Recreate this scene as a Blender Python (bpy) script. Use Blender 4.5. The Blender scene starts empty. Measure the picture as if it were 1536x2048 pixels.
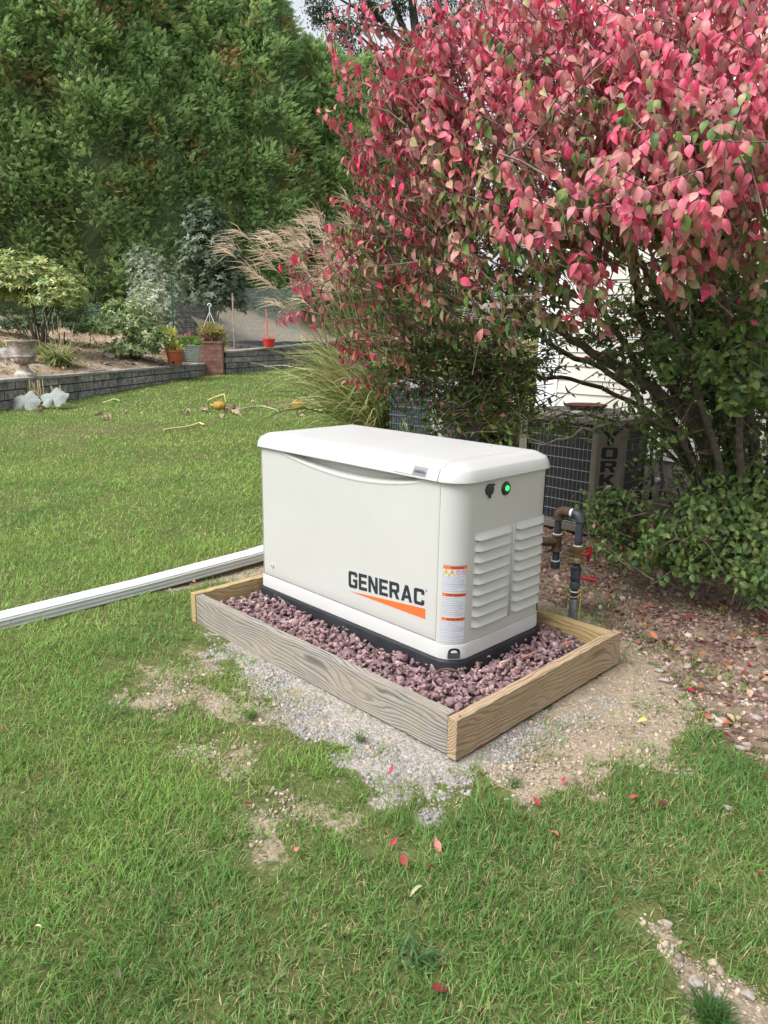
import bpy, math, numpy as np
from mathutils import Vector, Matrix
rng = np.random.default_rng(7)
scene = bpy.context.scene
C = scene.collection
# ------------------------------------------------------------------ camera, sky, sun, exposure
F_PX, YAW, PITCH, ROLL = 1462.28, -0.7882, 0.2361, 0.0157
CAM = np.array([2.8132, -1.9315, 1.1515])
_f = np.array([math.sin(YAW)*math.cos(PITCH), math.cos(YAW)*math.cos(PITCH), -math.sin(PITCH)])
_r = np.array([math.cos(YAW), -math.sin(YAW), 0.0]); _u = np.cross(_r, _f)
RT = _r*math.cos(ROLL)+_u*math.sin(ROLL); UP = -_r*math.sin(ROLL)+_u*math.cos(ROLL); FW = _f
cd = bpy.data.cameras.new('camera'); cam = bpy.data.objects.new('camera', cd); C.objects.link(cam)
cd.sensor_fit = 'VERTICAL'; cd.sensor_height = 36; cd.lens = 36*F_PX/2048; cd.clip_start = 0.05; cd.clip_end = 2000
M = Matrix(((RT[0], UP[0], -FW[0], CAM[0]), (RT[1], UP[1], -FW[1], CAM[1]), (RT[2], UP[2], -FW[2], CAM[2]), (0, 0, 0, 1)))
cam.matrix_world = M
scene.camera = cam
world = bpy.data.worlds.new("World"); scene.world = world; world.use_nodes = True
wn = world.node_tree.nodes; wl = world.node_tree.links
bg = wn['Background']
sky = wn.new('ShaderNodeTexSky'); sky.sky_type = 'NISHITA'; sky.sun_disc = False
SUN_EL, SUN_AZ = 54, 192      # azimuth clockwise from +Y: light comes over the viewer's left shoulder
sky.sun_elevation = math.radians(SUN_EL); sky.sun_rotation = math.radians(SUN_AZ)
sky.dust_density = 4.0; sky.air_density = 1.0; sky.ozone_density = 1.0
hs = wn.new('ShaderNodeHueSaturation'); hs.inputs['Saturation'].default_value = 0.25
wl.new(sky.outputs[0], hs.inputs['Color']); wl.new(hs.outputs[0], bg.inputs['Color'])
bg.inputs['Strength'].default_value = 0.15
sd = bpy.data.lights.new('sun', 'SUN'); sd.energy = 1.5; sd.angle = math.radians(28); sd.color = (1, .965, .91)
sun = bpy.data.objects.new('sun', sd); C.objects.link(sun)
a, e = math.radians(SUN_AZ), math.radians(SUN_EL)
sdir = Vector((math.sin(a)*math.cos(e), math.cos(a)*math.cos(e), math.sin(e)))
sun.rotation_euler = sdir.to_track_quat('Z', 'Y').to_euler(); sun.location = (0, 0, 12)
scene.view_settings.view_transform = 'Standard'; scene.view_settings.look = 'None'
scene.view_settings.exposure = 0.92; scene.view_settings.gamma = 1.0
scene.render.resolution_x = 768; scene.render.resolution_y = 1024

# ------------------------------------------------------------------ measuring helpers
def ray(x, y): return FW+(x-768)/F_PX*RT-(y-1024)/F_PX*UP
def at(x, y, d): return CAM+d*ray(x, y)
def on(x, y, ax, v):
    d = ray(x, y); return CAM+(v-CAM[ax])/d[ax]*d
def z_at(py, X, Y):
    # height on the vertical line through X, Y seen at picture row py
    b = (1024-py)/F_PX; dx = np.array([X-CAM[0], Y-CAM[1], 0.0])
    a0, a1 = dx@UP, UP[2]; f0, f1 = dx@FW, FW[2]
    return CAM[2]+(b*f0-a0)/(a1-b*f1)
GZ = -0.16
FH = np.array([math.sin(YAW), math.cos(YAW)]); RH = np.array([math.cos(YAW), -math.sin(YAW)])
def depth_of(x, y): return (x-CAM[0])*FH[0]+(y-CAM[1])*FH[1]
def ss(x, a, b):
    t = np.clip((x-a)/(b-a), 0, 1); return t*t*(3-2*t)
def ground_z(x, y):
    D = depth_of(x, y)*0.973
    return GZ+0.02*ss(D, 9, 13)+0.17*ss(D, 12.5, 22)+0.5*ss(D, 22, 40)
# ------------------------------------------------------------------ noise, masks
def _h(ix, iy, s):
    n = (ix*374761393+iy*668265263+s*1442695041) & 0xffffffff
    n = ((n ^ (n >> 13))*1274126177) & 0xffffffff
    return ((n ^ (n >> 16)) & 0xffff)/65535.0
def noise(x, y, sc, s=0):
    x = np.asarray(x)*sc+1000; y = np.asarray(y)*sc+1000
    ix = np.floor(x).astype(np.int64); iy = np.floor(y).astype(np.int64)
    fx = x-ix; fy = y-iy; fx = fx*fx*(3-2*fx); fy = fy*fy*(3-2*fy)
    a = _h(ix, iy, s); b = _h(ix+1, iy, s); c = _h(ix, iy+1, s); d = _h(ix+1, iy+1, s)
    return (a*(1-fx)+b*fx)*(1-fy)+(c*(1-fx)+d*fx)*fy
def fbm(x, y, sc, s=0, o=3):
    v = 0; w = 0
    for k in range(o):
        v = v+noise(x, y, sc*2**k, s+k)*.55**k; w += .55**k
    return v/w
def poly_sd(px, py, poly):
    # signed distance, positive inside
    d = np.full(px.shape, 1e9); ins = np.zeros(px.shape, bool); n = len(poly)
    for i in range(n):
        x1, y1 = poly[i]; x2, y2 = poly[(i+1) % n]
        ex, ey = x2-x1, y2-y1
        t = np.clip(((px-x1)*ex+(py-y1)*ey)/(ex*ex+ey*ey+1e-12), 0, 1)
        d = np.minimum(d, np.hypot(px-x1-t*ex, py-y1-t*ey))
        if y1 != y2:
            c = ((y1 > py) != (y2 > py)) & (px < ex*(py-y1)/ey+x1)
            ins ^= c
    return np.where(ins, d, -d)
def gp(pts): return [tuple(on(x, y, 2, GZ)[:2]) for x, y in pts]
P_GRAVEL = gp([(395, 1250), (430, 1310), (520, 1375), (610, 1450), (690, 1540), (790, 1580), (860, 1600), (960, 1600), (1000, 1550), (1080, 1510), (1110, 1440), (1150, 1370), (1100, 1350), (905, 1420)])
P_SAND = gp([(930, 1480), (1200, 1350), (1225, 1250), (1310, 1290), (1390, 1400), (1440, 1490), (1400, 1560), (1280, 1570), (1180, 1590), (1090, 1630), (1000, 1620), (940, 1540)])
P_SAND2 = gp([(200, 1400), (330, 1375), (420, 1350), (560, 1400), (560, 1440), (420, 1430), (330, 1440), (230, 1425)])
P_SAND3 = gp([(260, 1495), (430, 1480), (600, 1540), (640, 1620), (560, 1640), (520, 1560), (430, 1530), (300, 1530)])
P_SAND4 = gp([(1280, 1840), (1340, 1850), (1420, 1930), (1536, 2040), (1620, 2140), (1400, 2140), (1330, 1960)])
P_SAND5 = gp([(350, 1290), (430, 1300), (480, 1370), (400, 1360)])
P_STRAW = gp([(60, 860), (300, 845), (330, 860), (160, 880), (40, 878)])
P_MULCH = gp([(1080, 1195), (1245, 1255), (1300, 1330), (1400, 1420), (1470, 1500), (1560, 1580), (1900, 1700), (2600, 1500), (2300, 1000), (1500, 830), (1000, 820), (900, 850), (960, 1000), (1030, 1100)])
P_BACKDIRT = gp([(1200, 1260), (1100, 1240), (520, 1160), (430, 1160), (330, 1190), (300, 1180), (480, 1120), (620, 1090), (800, 1060), (1000, 1060), (1150, 1150)])
P_HOLE = [(-.06, -.29), (1.51, -.29), (1.51, .73), (-.06, .73)]
def masks(x, y):
    n1 = fbm(x, y, 3.0, 11)-.5; n2 = fbm(x, y, 14, 31)-.5
    def m(P, soft, amp): return np.clip(.5+(poly_sd(x, y, P)+n1*amp+n2*amp*.5)/soft, 0, 1)
    g = m(P_GRAVEL, .10, .42)
    s = np.maximum.reduce([m(P_SAND, .1, .4), .62*m(P_SAND2, .2, .7), .6*m(P_SAND3, .2, .7), m(P_SAND4, .08, .2), .6*m(P_SAND5, .16, .3), .8*m(P_BACKDIRT, .12, .25)])
    mu = m(P_MULCH, .12, .35)
    return g, s, mu
# ------------------------------------------------------------------ object helpers
def tag(o, label=None, cat=None, group=None, kind=None):
    if label: o['label'] = label
    if cat: o['category'] = cat
    if group: o['group'] = group
    if kind: o['kind'] = kind
    return o
def empty(name, loc, label, cat, group=None):
    o = bpy.data.objects.new(name, None); o.empty_display_size = .1; C.objects.link(o); o.location = [float(v) for v in loc]
    return tag(o, label, cat, group)
def mk(name, V, Fc, mat, parent=None, cols=None, smooth=False, loc=None):
    """V: (n,3); Fc: (m,k) array or list of lists"""
    V = np.asarray(V, float); me = bpy.data.meshes.new(name)
    if isinstance(Fc, np.ndarray):
        m, k = Fc.shape
        me.vertices.add(len(V)); me.vertices.foreach_set('co', V.astype(np.float32).ravel())
        me.loops.add(m*k); me.loops.foreach_set('vertex_index', Fc.astype(np.int32).ravel())
        me.polygons.add(m); me.polygons.foreach_set('loop_start', np.arange(0, m*k, k, dtype=np.int32))
        me.update(calc_edges=True)
    else:
        me.from_pydata([tuple(v) for v in V], [], [list(f) for f in Fc])
    if cols is not None:
        c = np.ones((len(V), 4), np.float32); c[:, :3] = cols
        at_ = me.color_attributes.new('Col', 'FLOAT_COLOR', 'POINT'); at_.data.foreach_set('color', c.ravel())
    if smooth: me.polygons.foreach_set('use_smooth', np.ones(len(me.polygons), bool))
    me.materials.append(mat); me.update()
    o = bpy.data.objects.new(name, me); C.objects.link(o)
    if parent is not None: o.parent = parent
    if loc is not None: o.location = [float(v) for v in loc]
    return o
class MB:
    def __init__(s): s.V = []; s.F = []; s.n = 0; s.col = []
    def add(s, V, F, col=None):
        V = [tuple(map(float, v)) for v in V]
        s.F += [[i+s.n for i in f] for f in F]; s.V += V; s.n += len(V)
        s.col += [col or (1, 1, 1)]*len(V)
        return s
    def box(s, a, b, col=None):
        (x0, y0, z0), (x1, y1, z1) = a, b
        return s.add([(x0, y0, z0), (x1, y0, z0), (x1, y1, z0), (x0, y1, z0), (x0, y0, z1), (x1, y0, z1), (x1, y1, z1), (x0, y1, z1)],
              [(0, 3, 2, 1), (4, 5, 6, 7), (0, 1, 5, 4), (1, 2, 6, 5), (2, 3, 7, 6), (3, 0, 4, 7)], col)
    def tube(s, pts, rad, n=8, col=None, cap=True):
        pts = [np.asarray(p, float) for p in pts]
        if not hasattr(rad, '__len__'): rad = [rad]*len(pts)
        V = []; F = []; prev = None
        for i, p in enumerate(pts):
            t = pts[min(i+1, len(pts)-1)]-pts[max(i-1, 0)]; t = t/(np.linalg.norm(t)+1e-9)
            if prev is None:
                a_ = np.array([0, 0, 1.]) if abs(t[2]) < .9 else np.array([1., 0, 0]); u_ = np.cross(t, a_)
            else: u_ = prev-t*(prev@t)
            u_ = u_/(np.linalg.norm(u_)+1e-9); prev = u_; v_ = np.cross(t, u_)
            for k in range(n):
                q = 2*math.pi*k/n; V.append(p+rad[i]*(math.cos(q)*u_+math.sin(q)*v_))
        for i in range(len(pts)-1):
            for k in range(n):
                F.append((i*n+k, i*n+(k+1) % n, (i+1)*n+(k+1) % n, (i+1)*n+k))
        if cap: F.append(tuple(range(n))[::-1]); F.append(tuple((len(pts)-1)*n+k for k in range(n)))
        return s.add(V, F, col)
    def lathe(s, prof, c, n=24, col=None, ax=None):
        # prof: (radius, height) list around the vertical through c (or axis frame ax = (u, v, w))
        u_, v_, w_ = ax if ax else (np.array([1., 0, 0]), np.array([0, 1., 0]), np.array([0, 0, 1.]))
        c = np.asarray(c, float); V = []; F = []
        for r_, h_ in prof:
            for k in range(n):
                q = 2*math.pi*k/n; V.append(c+r_*(math.cos(q)*u_+math.sin(q)*v_)+h_*w_)
        for i in range(len(prof)-1):
            for k in range(n):
                F.append((i*n+k, i*n+(k+1) % n, (i+1)*n+(k+1) % n, (i+1)*n+k))
        if prof[0][0] > 1e-4: F.append(tuple(range(n))[::-1])
        if prof[-1][0] > 1e-4: F.append(tuple((len(prof)-1)*n+k for k in range(n)))
        return s.add(V, F, col)
    def build(s, name, mat, parent=None, smooth=False, bevel=0, loc=None, cols=False, sub=0):
        o = mk(name, s.V, s.F, mat, parent, np.array(s.col) if cols else None, smooth, loc)
        if bevel:
            b = o.modifiers.new('b', 'BEVEL'); b.width = bevel; b.segments = 2; b.limit_method = 'ANGLE'; b.angle_limit = math.radians(40)
        return o
def smooth_by_angle(o, deg=35):
    me = o.data
    me.polygons.foreach_set('use_smooth', np.ones(len(me.polygons), bool))
    try: me.set_sharp_from_angle(angle=math.radians(deg))
    except Exception: pass
def norm(v): return v/(np.linalg.norm(v, axis=-1, keepdims=True)+1e-9)
def frames(d, n):
    """columns side, along, normal for along-directions d and rough normals n"""
    d = norm(d); s_ = norm(np.cross(d, n)); n2 = np.cross(s_, d)
    return np.stack([s_, d, n2], axis=-1)
def inst(TV, TF, Rm, pos, scale, cols=None):
    """many copies of one template -> arrays"""
    K = len(pos); n = len(TV)
    sc = scale if np.ndim(scale) == 2 else np.repeat(np.asarray(scale)[:, None], 3, 1)
    V = np.einsum('kij,knj->kni', Rm, TV[None]*sc[:, None, :])+pos[:, None, :]
    Fc = (TF[None]+(np.arange(K)*n)[:, None, None]).reshape(-1, TF.shape[1])
    cc = np.repeat(cols, n, axis=0) if cols is not None else None
    return V.reshape(-1, 3), Fc, cc
def cat_inst(parts):
    Vs = []; Fs = []; Cs = []; n = 0
    for V, Fc, cc in parts:
        Vs.append(V); Fs.append(Fc+n); n += len(V); Cs.append(cc)
    return np.concatenate(Vs), np.concatenate(Fs), np.concatenate(Cs)
def rdir(K, r=rng):
    return norm(r.normal(size=(K, 3)))
def leaf_tpl(w=.5, bend=.35, fold=.25, rows=5, p=.75, curl=0.0):
    V = []; F = []
    for i in range(rows):
        t = i/(rows-1); ww = w*.5*max(math.sin(math.pi*t**p), .02)
        zb = -bend*t*t; yb = t-.25*bend*t*t
        for s_ in (-1, 0, 1): V.append((s_*ww, yb, zb+fold*abs(s_)*ww*(1)+curl*ww*ww*abs(s_)*4))
    for i in range(rows-1):
        for j in range(2):
            q = i*3+j; F.append((q, q+1, q+4, q+3))
    return np.array(V), np.array(F)
def rot_about(d, ang):
    """rotation matrices rotating template frames about their along axis"""
    c, s_ = np.cos(ang), np.sin(ang); z = np.zeros_like(c); o = np.ones_like(c)
    return np.stack([np.stack([c, z, s_], -1), np.stack([z, o, z], -1), np.stack([-s_, z, c], -1)], -2)
# ------------------------------------------------------------------ materials
def mat(name, col=(.5, .5, .5), rough=.6, metal=0, spec=.5, build=None):
    m = bpy.data.materials.new(name); m.use_nodes = True; nt = m.node_tree
    b = nt.nodes['Principled BSDF']
    b.inputs['Base Color'].default_value = (*col, 1); b.inputs['Roughness'].default_value = rough
    b.inputs['Metallic'].default_value = metal; b.inputs['Specular IOR Level'].default_value = spec
    if build: build(nt, b)
    return m
def N(nt, t, **kw):
    n = nt.nodes.new(t)
    for k, v in kw.items(): setattr(n, k, v)
    return n
def tc(nt, scale=(1, 1, 1), kind='Object', rot=(0, 0, 0)):
    t = N(nt, 'ShaderNodeTexCoord'); mp = N(nt, 'ShaderNodeMapping'); mp.inputs['Scale'].default_value = scale; mp.inputs['Rotation'].default_value = rot
    nt.links.new(t.outputs[kind], mp.inputs[0]); return mp.outputs[0]
def nz(nt, vec, sc, det=4, rough=.55, dist=0):
    n = N(nt, 'ShaderNodeTexNoise'); n.inputs['Scale'].default_value = sc; n.inputs['Detail'].default_value = det
    n.inputs['Roughness'].default_value = rough; n.inputs['Distortion'].default_value = dist
    if vec is not None: nt.links.new(vec, n.inputs['Vector'])
    return n.outputs['Fac']
def ramp(nt, fac, stops):
    r = N(nt, 'ShaderNodeValToRGB'); el = r.color_ramp.elements
    while len(el) < len(stops): el.new(.5)
    for e_, (p_, c_) in zip(el, stops): e_.position = p_; e_.color = (*c_, 1) if len(c_) == 3 else c_
    nt.links.new(fac, r.inputs[0]); return r.outputs[0]
def mix(nt, fac, a_, b_, mode='MIX'):
    m = N(nt, 'ShaderNodeMix', data_type='RGBA', blend_type=mode)
    for sock, v in ((m.inputs[0], fac), (m.inputs[6], a_), (m.inputs[7], b_)):
        if isinstance(v, (int, float)): sock.default_value = v
        elif isinstance(v, tuple): sock.default_value = (*v, 1)
        else: nt.links.new(v, sock)
    return m.outputs[2]
def bump(nt, b, h, st=.3, dist=.01):
    n = N(nt, 'ShaderNodeBump'); n.inputs['Strength'].default_value = st; n.inputs['Distance'].default_value = dist
    nt.links.new(h, n.inputs['Height']); nt.links.new(n.outputs[0], b.inputs['Normal'])
def m_noise(name, c1, c2, sc=20, rough=.7, bst=.3, bd=.005, spec=.3, metal=0, det=6):
    def bld(nt, b):
        v = tc(nt); f = nz(nt, v, sc, det)
        nt.links.new(ramp(nt, f, [(.3, c1), (.7, c2)]), b.inputs['Base Color'])
        if bst: bump(nt, b, f, bst, bd)
    return mat(name, rough=rough, build=bld, spec=spec, metal=metal)
def m_leaf(name, transl=.35, rough=.5, spec=.3, nsc=30, namp=.25, vein=False):
    def bld(nt, b):
        a_ = N(nt, 'ShaderNodeAttribute', attribute_name='Col')
        f = nz(nt, tc(nt), nsc, 3)
        mr = N(nt, 'ShaderNodeMapRange'); mr.inputs[3].default_value = 1-namp; mr.inputs[4].default_value = 1+namp; mr.inputs[1].default_value = .3; mr.inputs[2].default_value = .7
        nt.links.new(f, mr.inputs[0])
        h = N(nt, 'ShaderNodeHueSaturation'); nt.links.new(a_.outputs['Color'], h.inputs['Color']); nt.links.new(mr.outputs[0], h.inputs['Value'])
        nt.links.new(h.outputs[0], b.inputs['Base Color'])
        tr = N(nt, 'ShaderNodeBsdfTranslucent'); nt.links.new(h.outputs[0], tr.inputs[0])
        mx = N(nt, 'ShaderNodeMixShader'); mx.inputs[0].default_value = transl
        nt.links.new(b.outputs[0], mx.inputs[1]); nt.links.new(tr.outputs[0], mx.inputs[2])
        nt.links.new(mx.outputs[0], nt.nodes['Material Output'].inputs[0])
    return mat(name, rough=rough, build=bld, spec=spec)
def m_attr(name, rough=.8, nsc=60, namp=.2, bst=.4, spec=.3):
    def bld(nt, b):
        a_ = N(nt, 'ShaderNodeAttribute', attribute_name='Col'); f = nz(nt, tc(nt), nsc, 5)
        mr = N(nt, 'ShaderNodeMapRange'); mr.inputs[3].default_value = 1-namp; mr.inputs[4].default_value = 1+namp; mr.inputs[1].default_value = .3; mr.inputs[2].default_value = .7
        nt.links.new(f, mr.inputs[0])
        h = N(nt, 'ShaderNodeHueSaturation'); nt.links.new(a_.outputs['Color'], h.inputs['Color']); nt.links.new(mr.outputs[0], h.inputs['Value'])
        nt.links.new(h.outputs[0], b.inputs['Base Color']); bump(nt, b, f, bst, .004)
    return mat(name, rough=rough, build=bld, spec=spec)
def wood(name, dark, light, warm, greyness=.5):
    def bld(nt, b):
        v = tc(nt, (.35, 9, 9)); d = nz(nt, tc(nt, (1.1, 4.5, 4.5)), 1.3, 2)
        va = N(nt, 'ShaderNodeVectorMath', operation='MULTIPLY_ADD')
        cx = N(nt, 'ShaderNodeCombineXYZ'); nt.links.new(d, cx.inputs[2]); nt.links.new(d, cx.inputs[1])
        nt.links.new(cx.outputs[0], va.inputs[0]); va.inputs[1].default_value = (0, .95, .95); nt.links.new(v, va.inputs[2])
        w = N(nt, 'ShaderNodeTexWave', wave_type='BANDS', bands_direction='DIAGONAL'); w.inputs['Scale'].default_value = 5.0
        w.inputs['Distortion'].default_value = 2.0; w.inputs['Detail'].default_value = 2; w.inputs['Detail Scale'].default_value = 1.3
        nt.links.new(va.outputs[0], w.inputs['Vector'])
        fine = nz(nt, tc(nt, (3, 120, 120)), 3, 5, .7)
        c = ramp(nt, w.outputs['Fac'], [(.05, dark), (.38, light), (1, light)])
        big = nz(nt, tc(nt, (2, 5, 5)), 1.5, 3)
        c = mix(nt, ramp(nt, big, [(.4, (0, 0, 0)), (.65, (.6, .6, .6))]), c, warm)
        c = mix(nt, .55, c, ramp(nt, fine, [(.3, (.35, .33, .3)), (.62, (1, 1, 1))]), 'MULTIPLY')
        nt.links.new(c, b.inputs['Base Color'])
        ad = N(nt, 'ShaderNodeMath', operation='ADD'); nt.links.new(w.outputs['Fac'], ad.inputs[0]); nt.links.new(fine, ad.inputs[1])
        bump(nt, b, ad.outputs[0], .35, .003)
    return mat(name, rough=.85, build=bld, spec=.2)
W_GREY = wood('weathered_grey_wood', (.13, .122, .114), (.32, .30, .275), (.37, .32, .25))
W_TAN = wood('tan_wood', (.23, .16, .095), (.42, .31, .195), (.42, .33, .235))
W_YEL = wood('fresh_yellow_wood', (.34, .23, .10), (.48, .36, .18), (.45, .35, .2))
def _gen(nt, b):
    f = nz(nt, tc(nt), 3.5, 4); nt.links.new(ramp(nt, f, [(.3, (.445, .45, .43)), (.7, (.47, .474, .455))]), b.inputs['Base Color'])
    bump(nt, b, nz(nt, tc(nt), 450, 2), .06, .0006)
PAINT = mat('bisque_enclosure_paint', rough=.52, build=_gen)
def _lid(nt, b):
    f = nz(nt, tc(nt), 5, 6, .65); nt.links.new(ramp(nt, f, [(.3, (.455, .46, .455)), (.7, (.49, .495, .49))]), b.inputs['Base Color'])
    bump(nt, b, nz(nt, tc(nt), 380, 2), .06, .0006)
LID = mat('pale_lid_paint', rough=.5, build=_lid)
BLACK = m_noise('black_composite', (.009, .010, .014), (.020, .022, .028), 9, .48, .15, .002)
BLKPL = mat('black_plastic', (.012, .013, .016), .4)
DARK = mat('dark_interior', (.006, .006, .006), .8)
INK = mat('black_print', (.018, .026, .034), .45)
ORG = mat('orange_print', (.66, .135, .03), .5)
LABW = mat('label_white', (.52, .53, .58), .45)
LABI = mat('label_ink', (.22, .23, .32), .5)
LABY = mat('label_yellow', (.75, .55, .06), .5)
LABP = mat('label_pink', (.62, .12, .28), .5)
SILV = mat('silver_print', (.22, .22, .235), .4, .3)
GREEN = mat('lit_green_lens', (.03, .6, .12), .25)
GREEN.node_tree.nodes['Principled BSDF'].inputs['Emission Color'].default_value = (.05, 1, .2, 1); GREEN.node_tree.nodes['Principled BSDF'].inputs['Emission Strength'].default_value = .75

# ================================================================== GROUND
def axis(lo, a, b, hi, st, g=1.12):
    mid = list(np.arange(a, b+1e-6, st)); l = []; s_ = st; v = a
    while v > lo: s_ *= g; v -= s_; l.append(v)
    r_ = []; s_ = st; v = b
    while v < hi: s_ *= g; v += s_; r_.append(v)
    return np.array(l[::-1]+mid+r_)
gx = axis(-260, -2.2, 4.2, 120, .035); gy = axis(-120, -2.6, 3.6, 260, .035)
X, Y = np.meshgrid(gx, gy); gzv = ground_z(X, Y)
g, s, mu = masks(X, Y)
near = np.exp(-((X-1)**2+(Y-.5)**2)/40)
gzv = gzv+near*((fbm(X, Y, 2.2, 3)-.5)*.035+(fbm(X, Y, 12, 5)-.5)*.012*(1+mu))
rim = np.exp(-np.maximum(0, -poly_sd(X, Y, P_HOLE))/.10)
gzv = gzv*(1-rim)+(GZ+.004)*rim
gzv = np.where(poly_sd(X, Y, P_HOLE) > .03, -.17, gzv)
nx, ny = len(gx), len(gy)
idx = np.arange(nx*ny).reshape(ny, nx)
GF = np.stack([idx[:-1, :-1], idx[:-1, 1:], idx[1:, 1:], idx[1:, :-1]], -1).reshape(-1, 4)
def _ground(nt, b):
    a_ = N(nt, 'ShaderNodeAttribute', attribute_name='Col'); sp = N(nt, 'ShaderNodeSeparateColor'); nt.links.new(a_.outputs['Color'], sp.inputs[0])
    v = tc(nt)
    n1 = nz(nt, v, 60, 8, .7); n2 = nz(nt, v, 6, 5); n3 = nz(nt, v, 1.3, 4)
    turf = mix(nt, ramp(nt, n3, [(.35, (0, 0, 0)), (.7, (1, 1, 1))]), ramp(nt, n1, [(.3, (.045, .062, .02)), (.7, (.12, .15, .05))]), ramp(nt, n1, [(.3, (.06, .075, .025)), (.7, (.17, .18, .07))]))
    vo = N(nt, 'ShaderNodeTexVoronoi'); vo.inputs['Scale'].default_value = 95; nt.links.new(v, vo.inputs['Vector'])
    pk = N(nt, 'ShaderNodeSeparateColor'); nt.links.new(vo.outputs['Color'], pk.inputs[0])
    grav = ramp(nt, pk.outputs[0], [(0, (.20, .195, .19)), (.5, (.38, .365, .345)), (1, (.56, .53, .50))])
    grav = mix(nt, .6, grav, ramp(nt, vo.outputs['Distance'], [(0, (1, 1, 1)), (.6, (.75, .73, .7)), (1, (.4, .38, .35))]), 'MULTIPLY')
    grav = mix(nt, .5, grav, (.27, .235, .20))
    sand = mix(nt, ramp(nt, n2, [(.35, (0, 0, 0)), (.7, (1, 1, 1))]), ramp(nt, n1, [(.3, (.23, .18, .125)), (.7, (.42, .355, .275))]), ramp(nt, n1, [(.3, (.16, .125, .09)), (.7, (.33, .27, .205))]))
    vm = N(nt, 'ShaderNodeTexVoronoi'); vm.inputs['Scale'].default_value = 55; nt.links.new(v, vm.inputs['Vector'])
    pm = N(nt, 'ShaderNodeSeparateColor'); nt.links.new(vm.outputs['Color'], pm.inputs[0])
    mul = ramp(nt, pm.outputs[0], [(0, (.055, .035, .03)), (.45, (.12, .075, .062)), (.8, (.19, .125, .105)), (1, (.27, .20, .15))])
    mul = mix(nt, ramp(nt, n2, [(.45, (0, 0, 0)), (.7, (1, 1, 1))]), mul, sand)
    nb = nz(nt, v, 34, 6, .75)
    def crisp(o_):
        ad_ = N(nt, 'ShaderNodeMath', operation='MULTIPLY_ADD'); nt.links.new(nb, ad_.inputs[0]); ad_.inputs[1].default_value = 1.5; nt.links.new(o_, ad_.inputs[2])
        mr_ = N(nt, 'ShaderNodeMapRange'); mr_.inputs[1].default_value = 1.13; mr_.inputs[2].default_value = 1.32; nt.links.new(ad_.outputs[0], mr_.inputs[0]); return mr_.outputs[0]
    c = mix(nt, crisp(sp.outputs[0]), turf, grav); c = mix(nt, crisp(sp.outputs[1]), c, sand); c = mix(nt, crisp(sp.outputs[2]), c, mul)
    nt.links.new(c, b.inputs['Base Color'])
    ad = N(nt, 'ShaderNodeMath', operation='MULTIPLY_ADD'); nt.links.new(vo.outputs['Distance'], ad.inputs[0]); ad.inputs[1].default_value = -1.0; nt.links.new(n1, ad.inputs[2])
    bump(nt, b, ad.outputs[0], .7, .006)
GROUND = mat('ground_surface', rough=.95, build=_ground, spec=.1)
tag(mk('ground', np.stack([X, Y, gzv], -1).reshape(-1, 3), GF, GROUND, cols=np.stack([g, s, mu], -1).reshape(-1, 3), smooth=True),
    'lawn ground with bare gravel, sandy and mulched patches', kind='structure')

# ------------------------------------------------------------------ grass
def blade_tpl(bend, lean, n=3):
    V = []; F = []
    for i in range(n+1):
        t = i/n; w = .5*(1-t**1.6)+.03
        V += [(-w, t*(1-.3*bend*t), -bend*t*t), (w, t*(1-.3*bend*t), -bend*t*t)]
    for i in range(n): F.append((2*i, 2*i+1, 2*i+3, 2*i+2))
    return np.array(V), np.array(F)
GRASS = m_leaf('grass_blades', .4, .5, .25, 4, .12)
def near_cam(x, y):
    D = depth_of(x, y); S = (x-CAM[0])*RH[0]+(y-CAM[1])*RH[1]
    return D, S
def sample_zone(d0, d1, dens):
    w = d1*.62+1.0; n = int((d1-d0)*2*w*dens)
    D = rng.uniform(d0, d1, n); S = rng.uniform(-w, w, n)
    k = np.abs(S) < D*.58+.8; D = D[k]; S = S[k]
    return CAM[0]+FH[0]*D+RH[0]*S, CAM[1]+FH[1]*D+RH[1]*S, D, S
parts = []
WALL_A = at(65, 806, 13.0)[:2]; WALL_B = at(423, 746, 20.8)[:2]
def wall_side(x, y):
    d = WALL_B-WALL_A; n_ = np.array([-d[1], d[0]])/np.linalg.norm(d)
    return (x-WALL_A[0])*n_[0]+(y-WALL_A[1])*n_[1]
WS = 1 if wall_side(*at(200, 500, 30)[:2]) > 0 else -1
tpls = [blade_tpl(b_, 0) for b_ in (.12, .3, .5, .75)]
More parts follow.
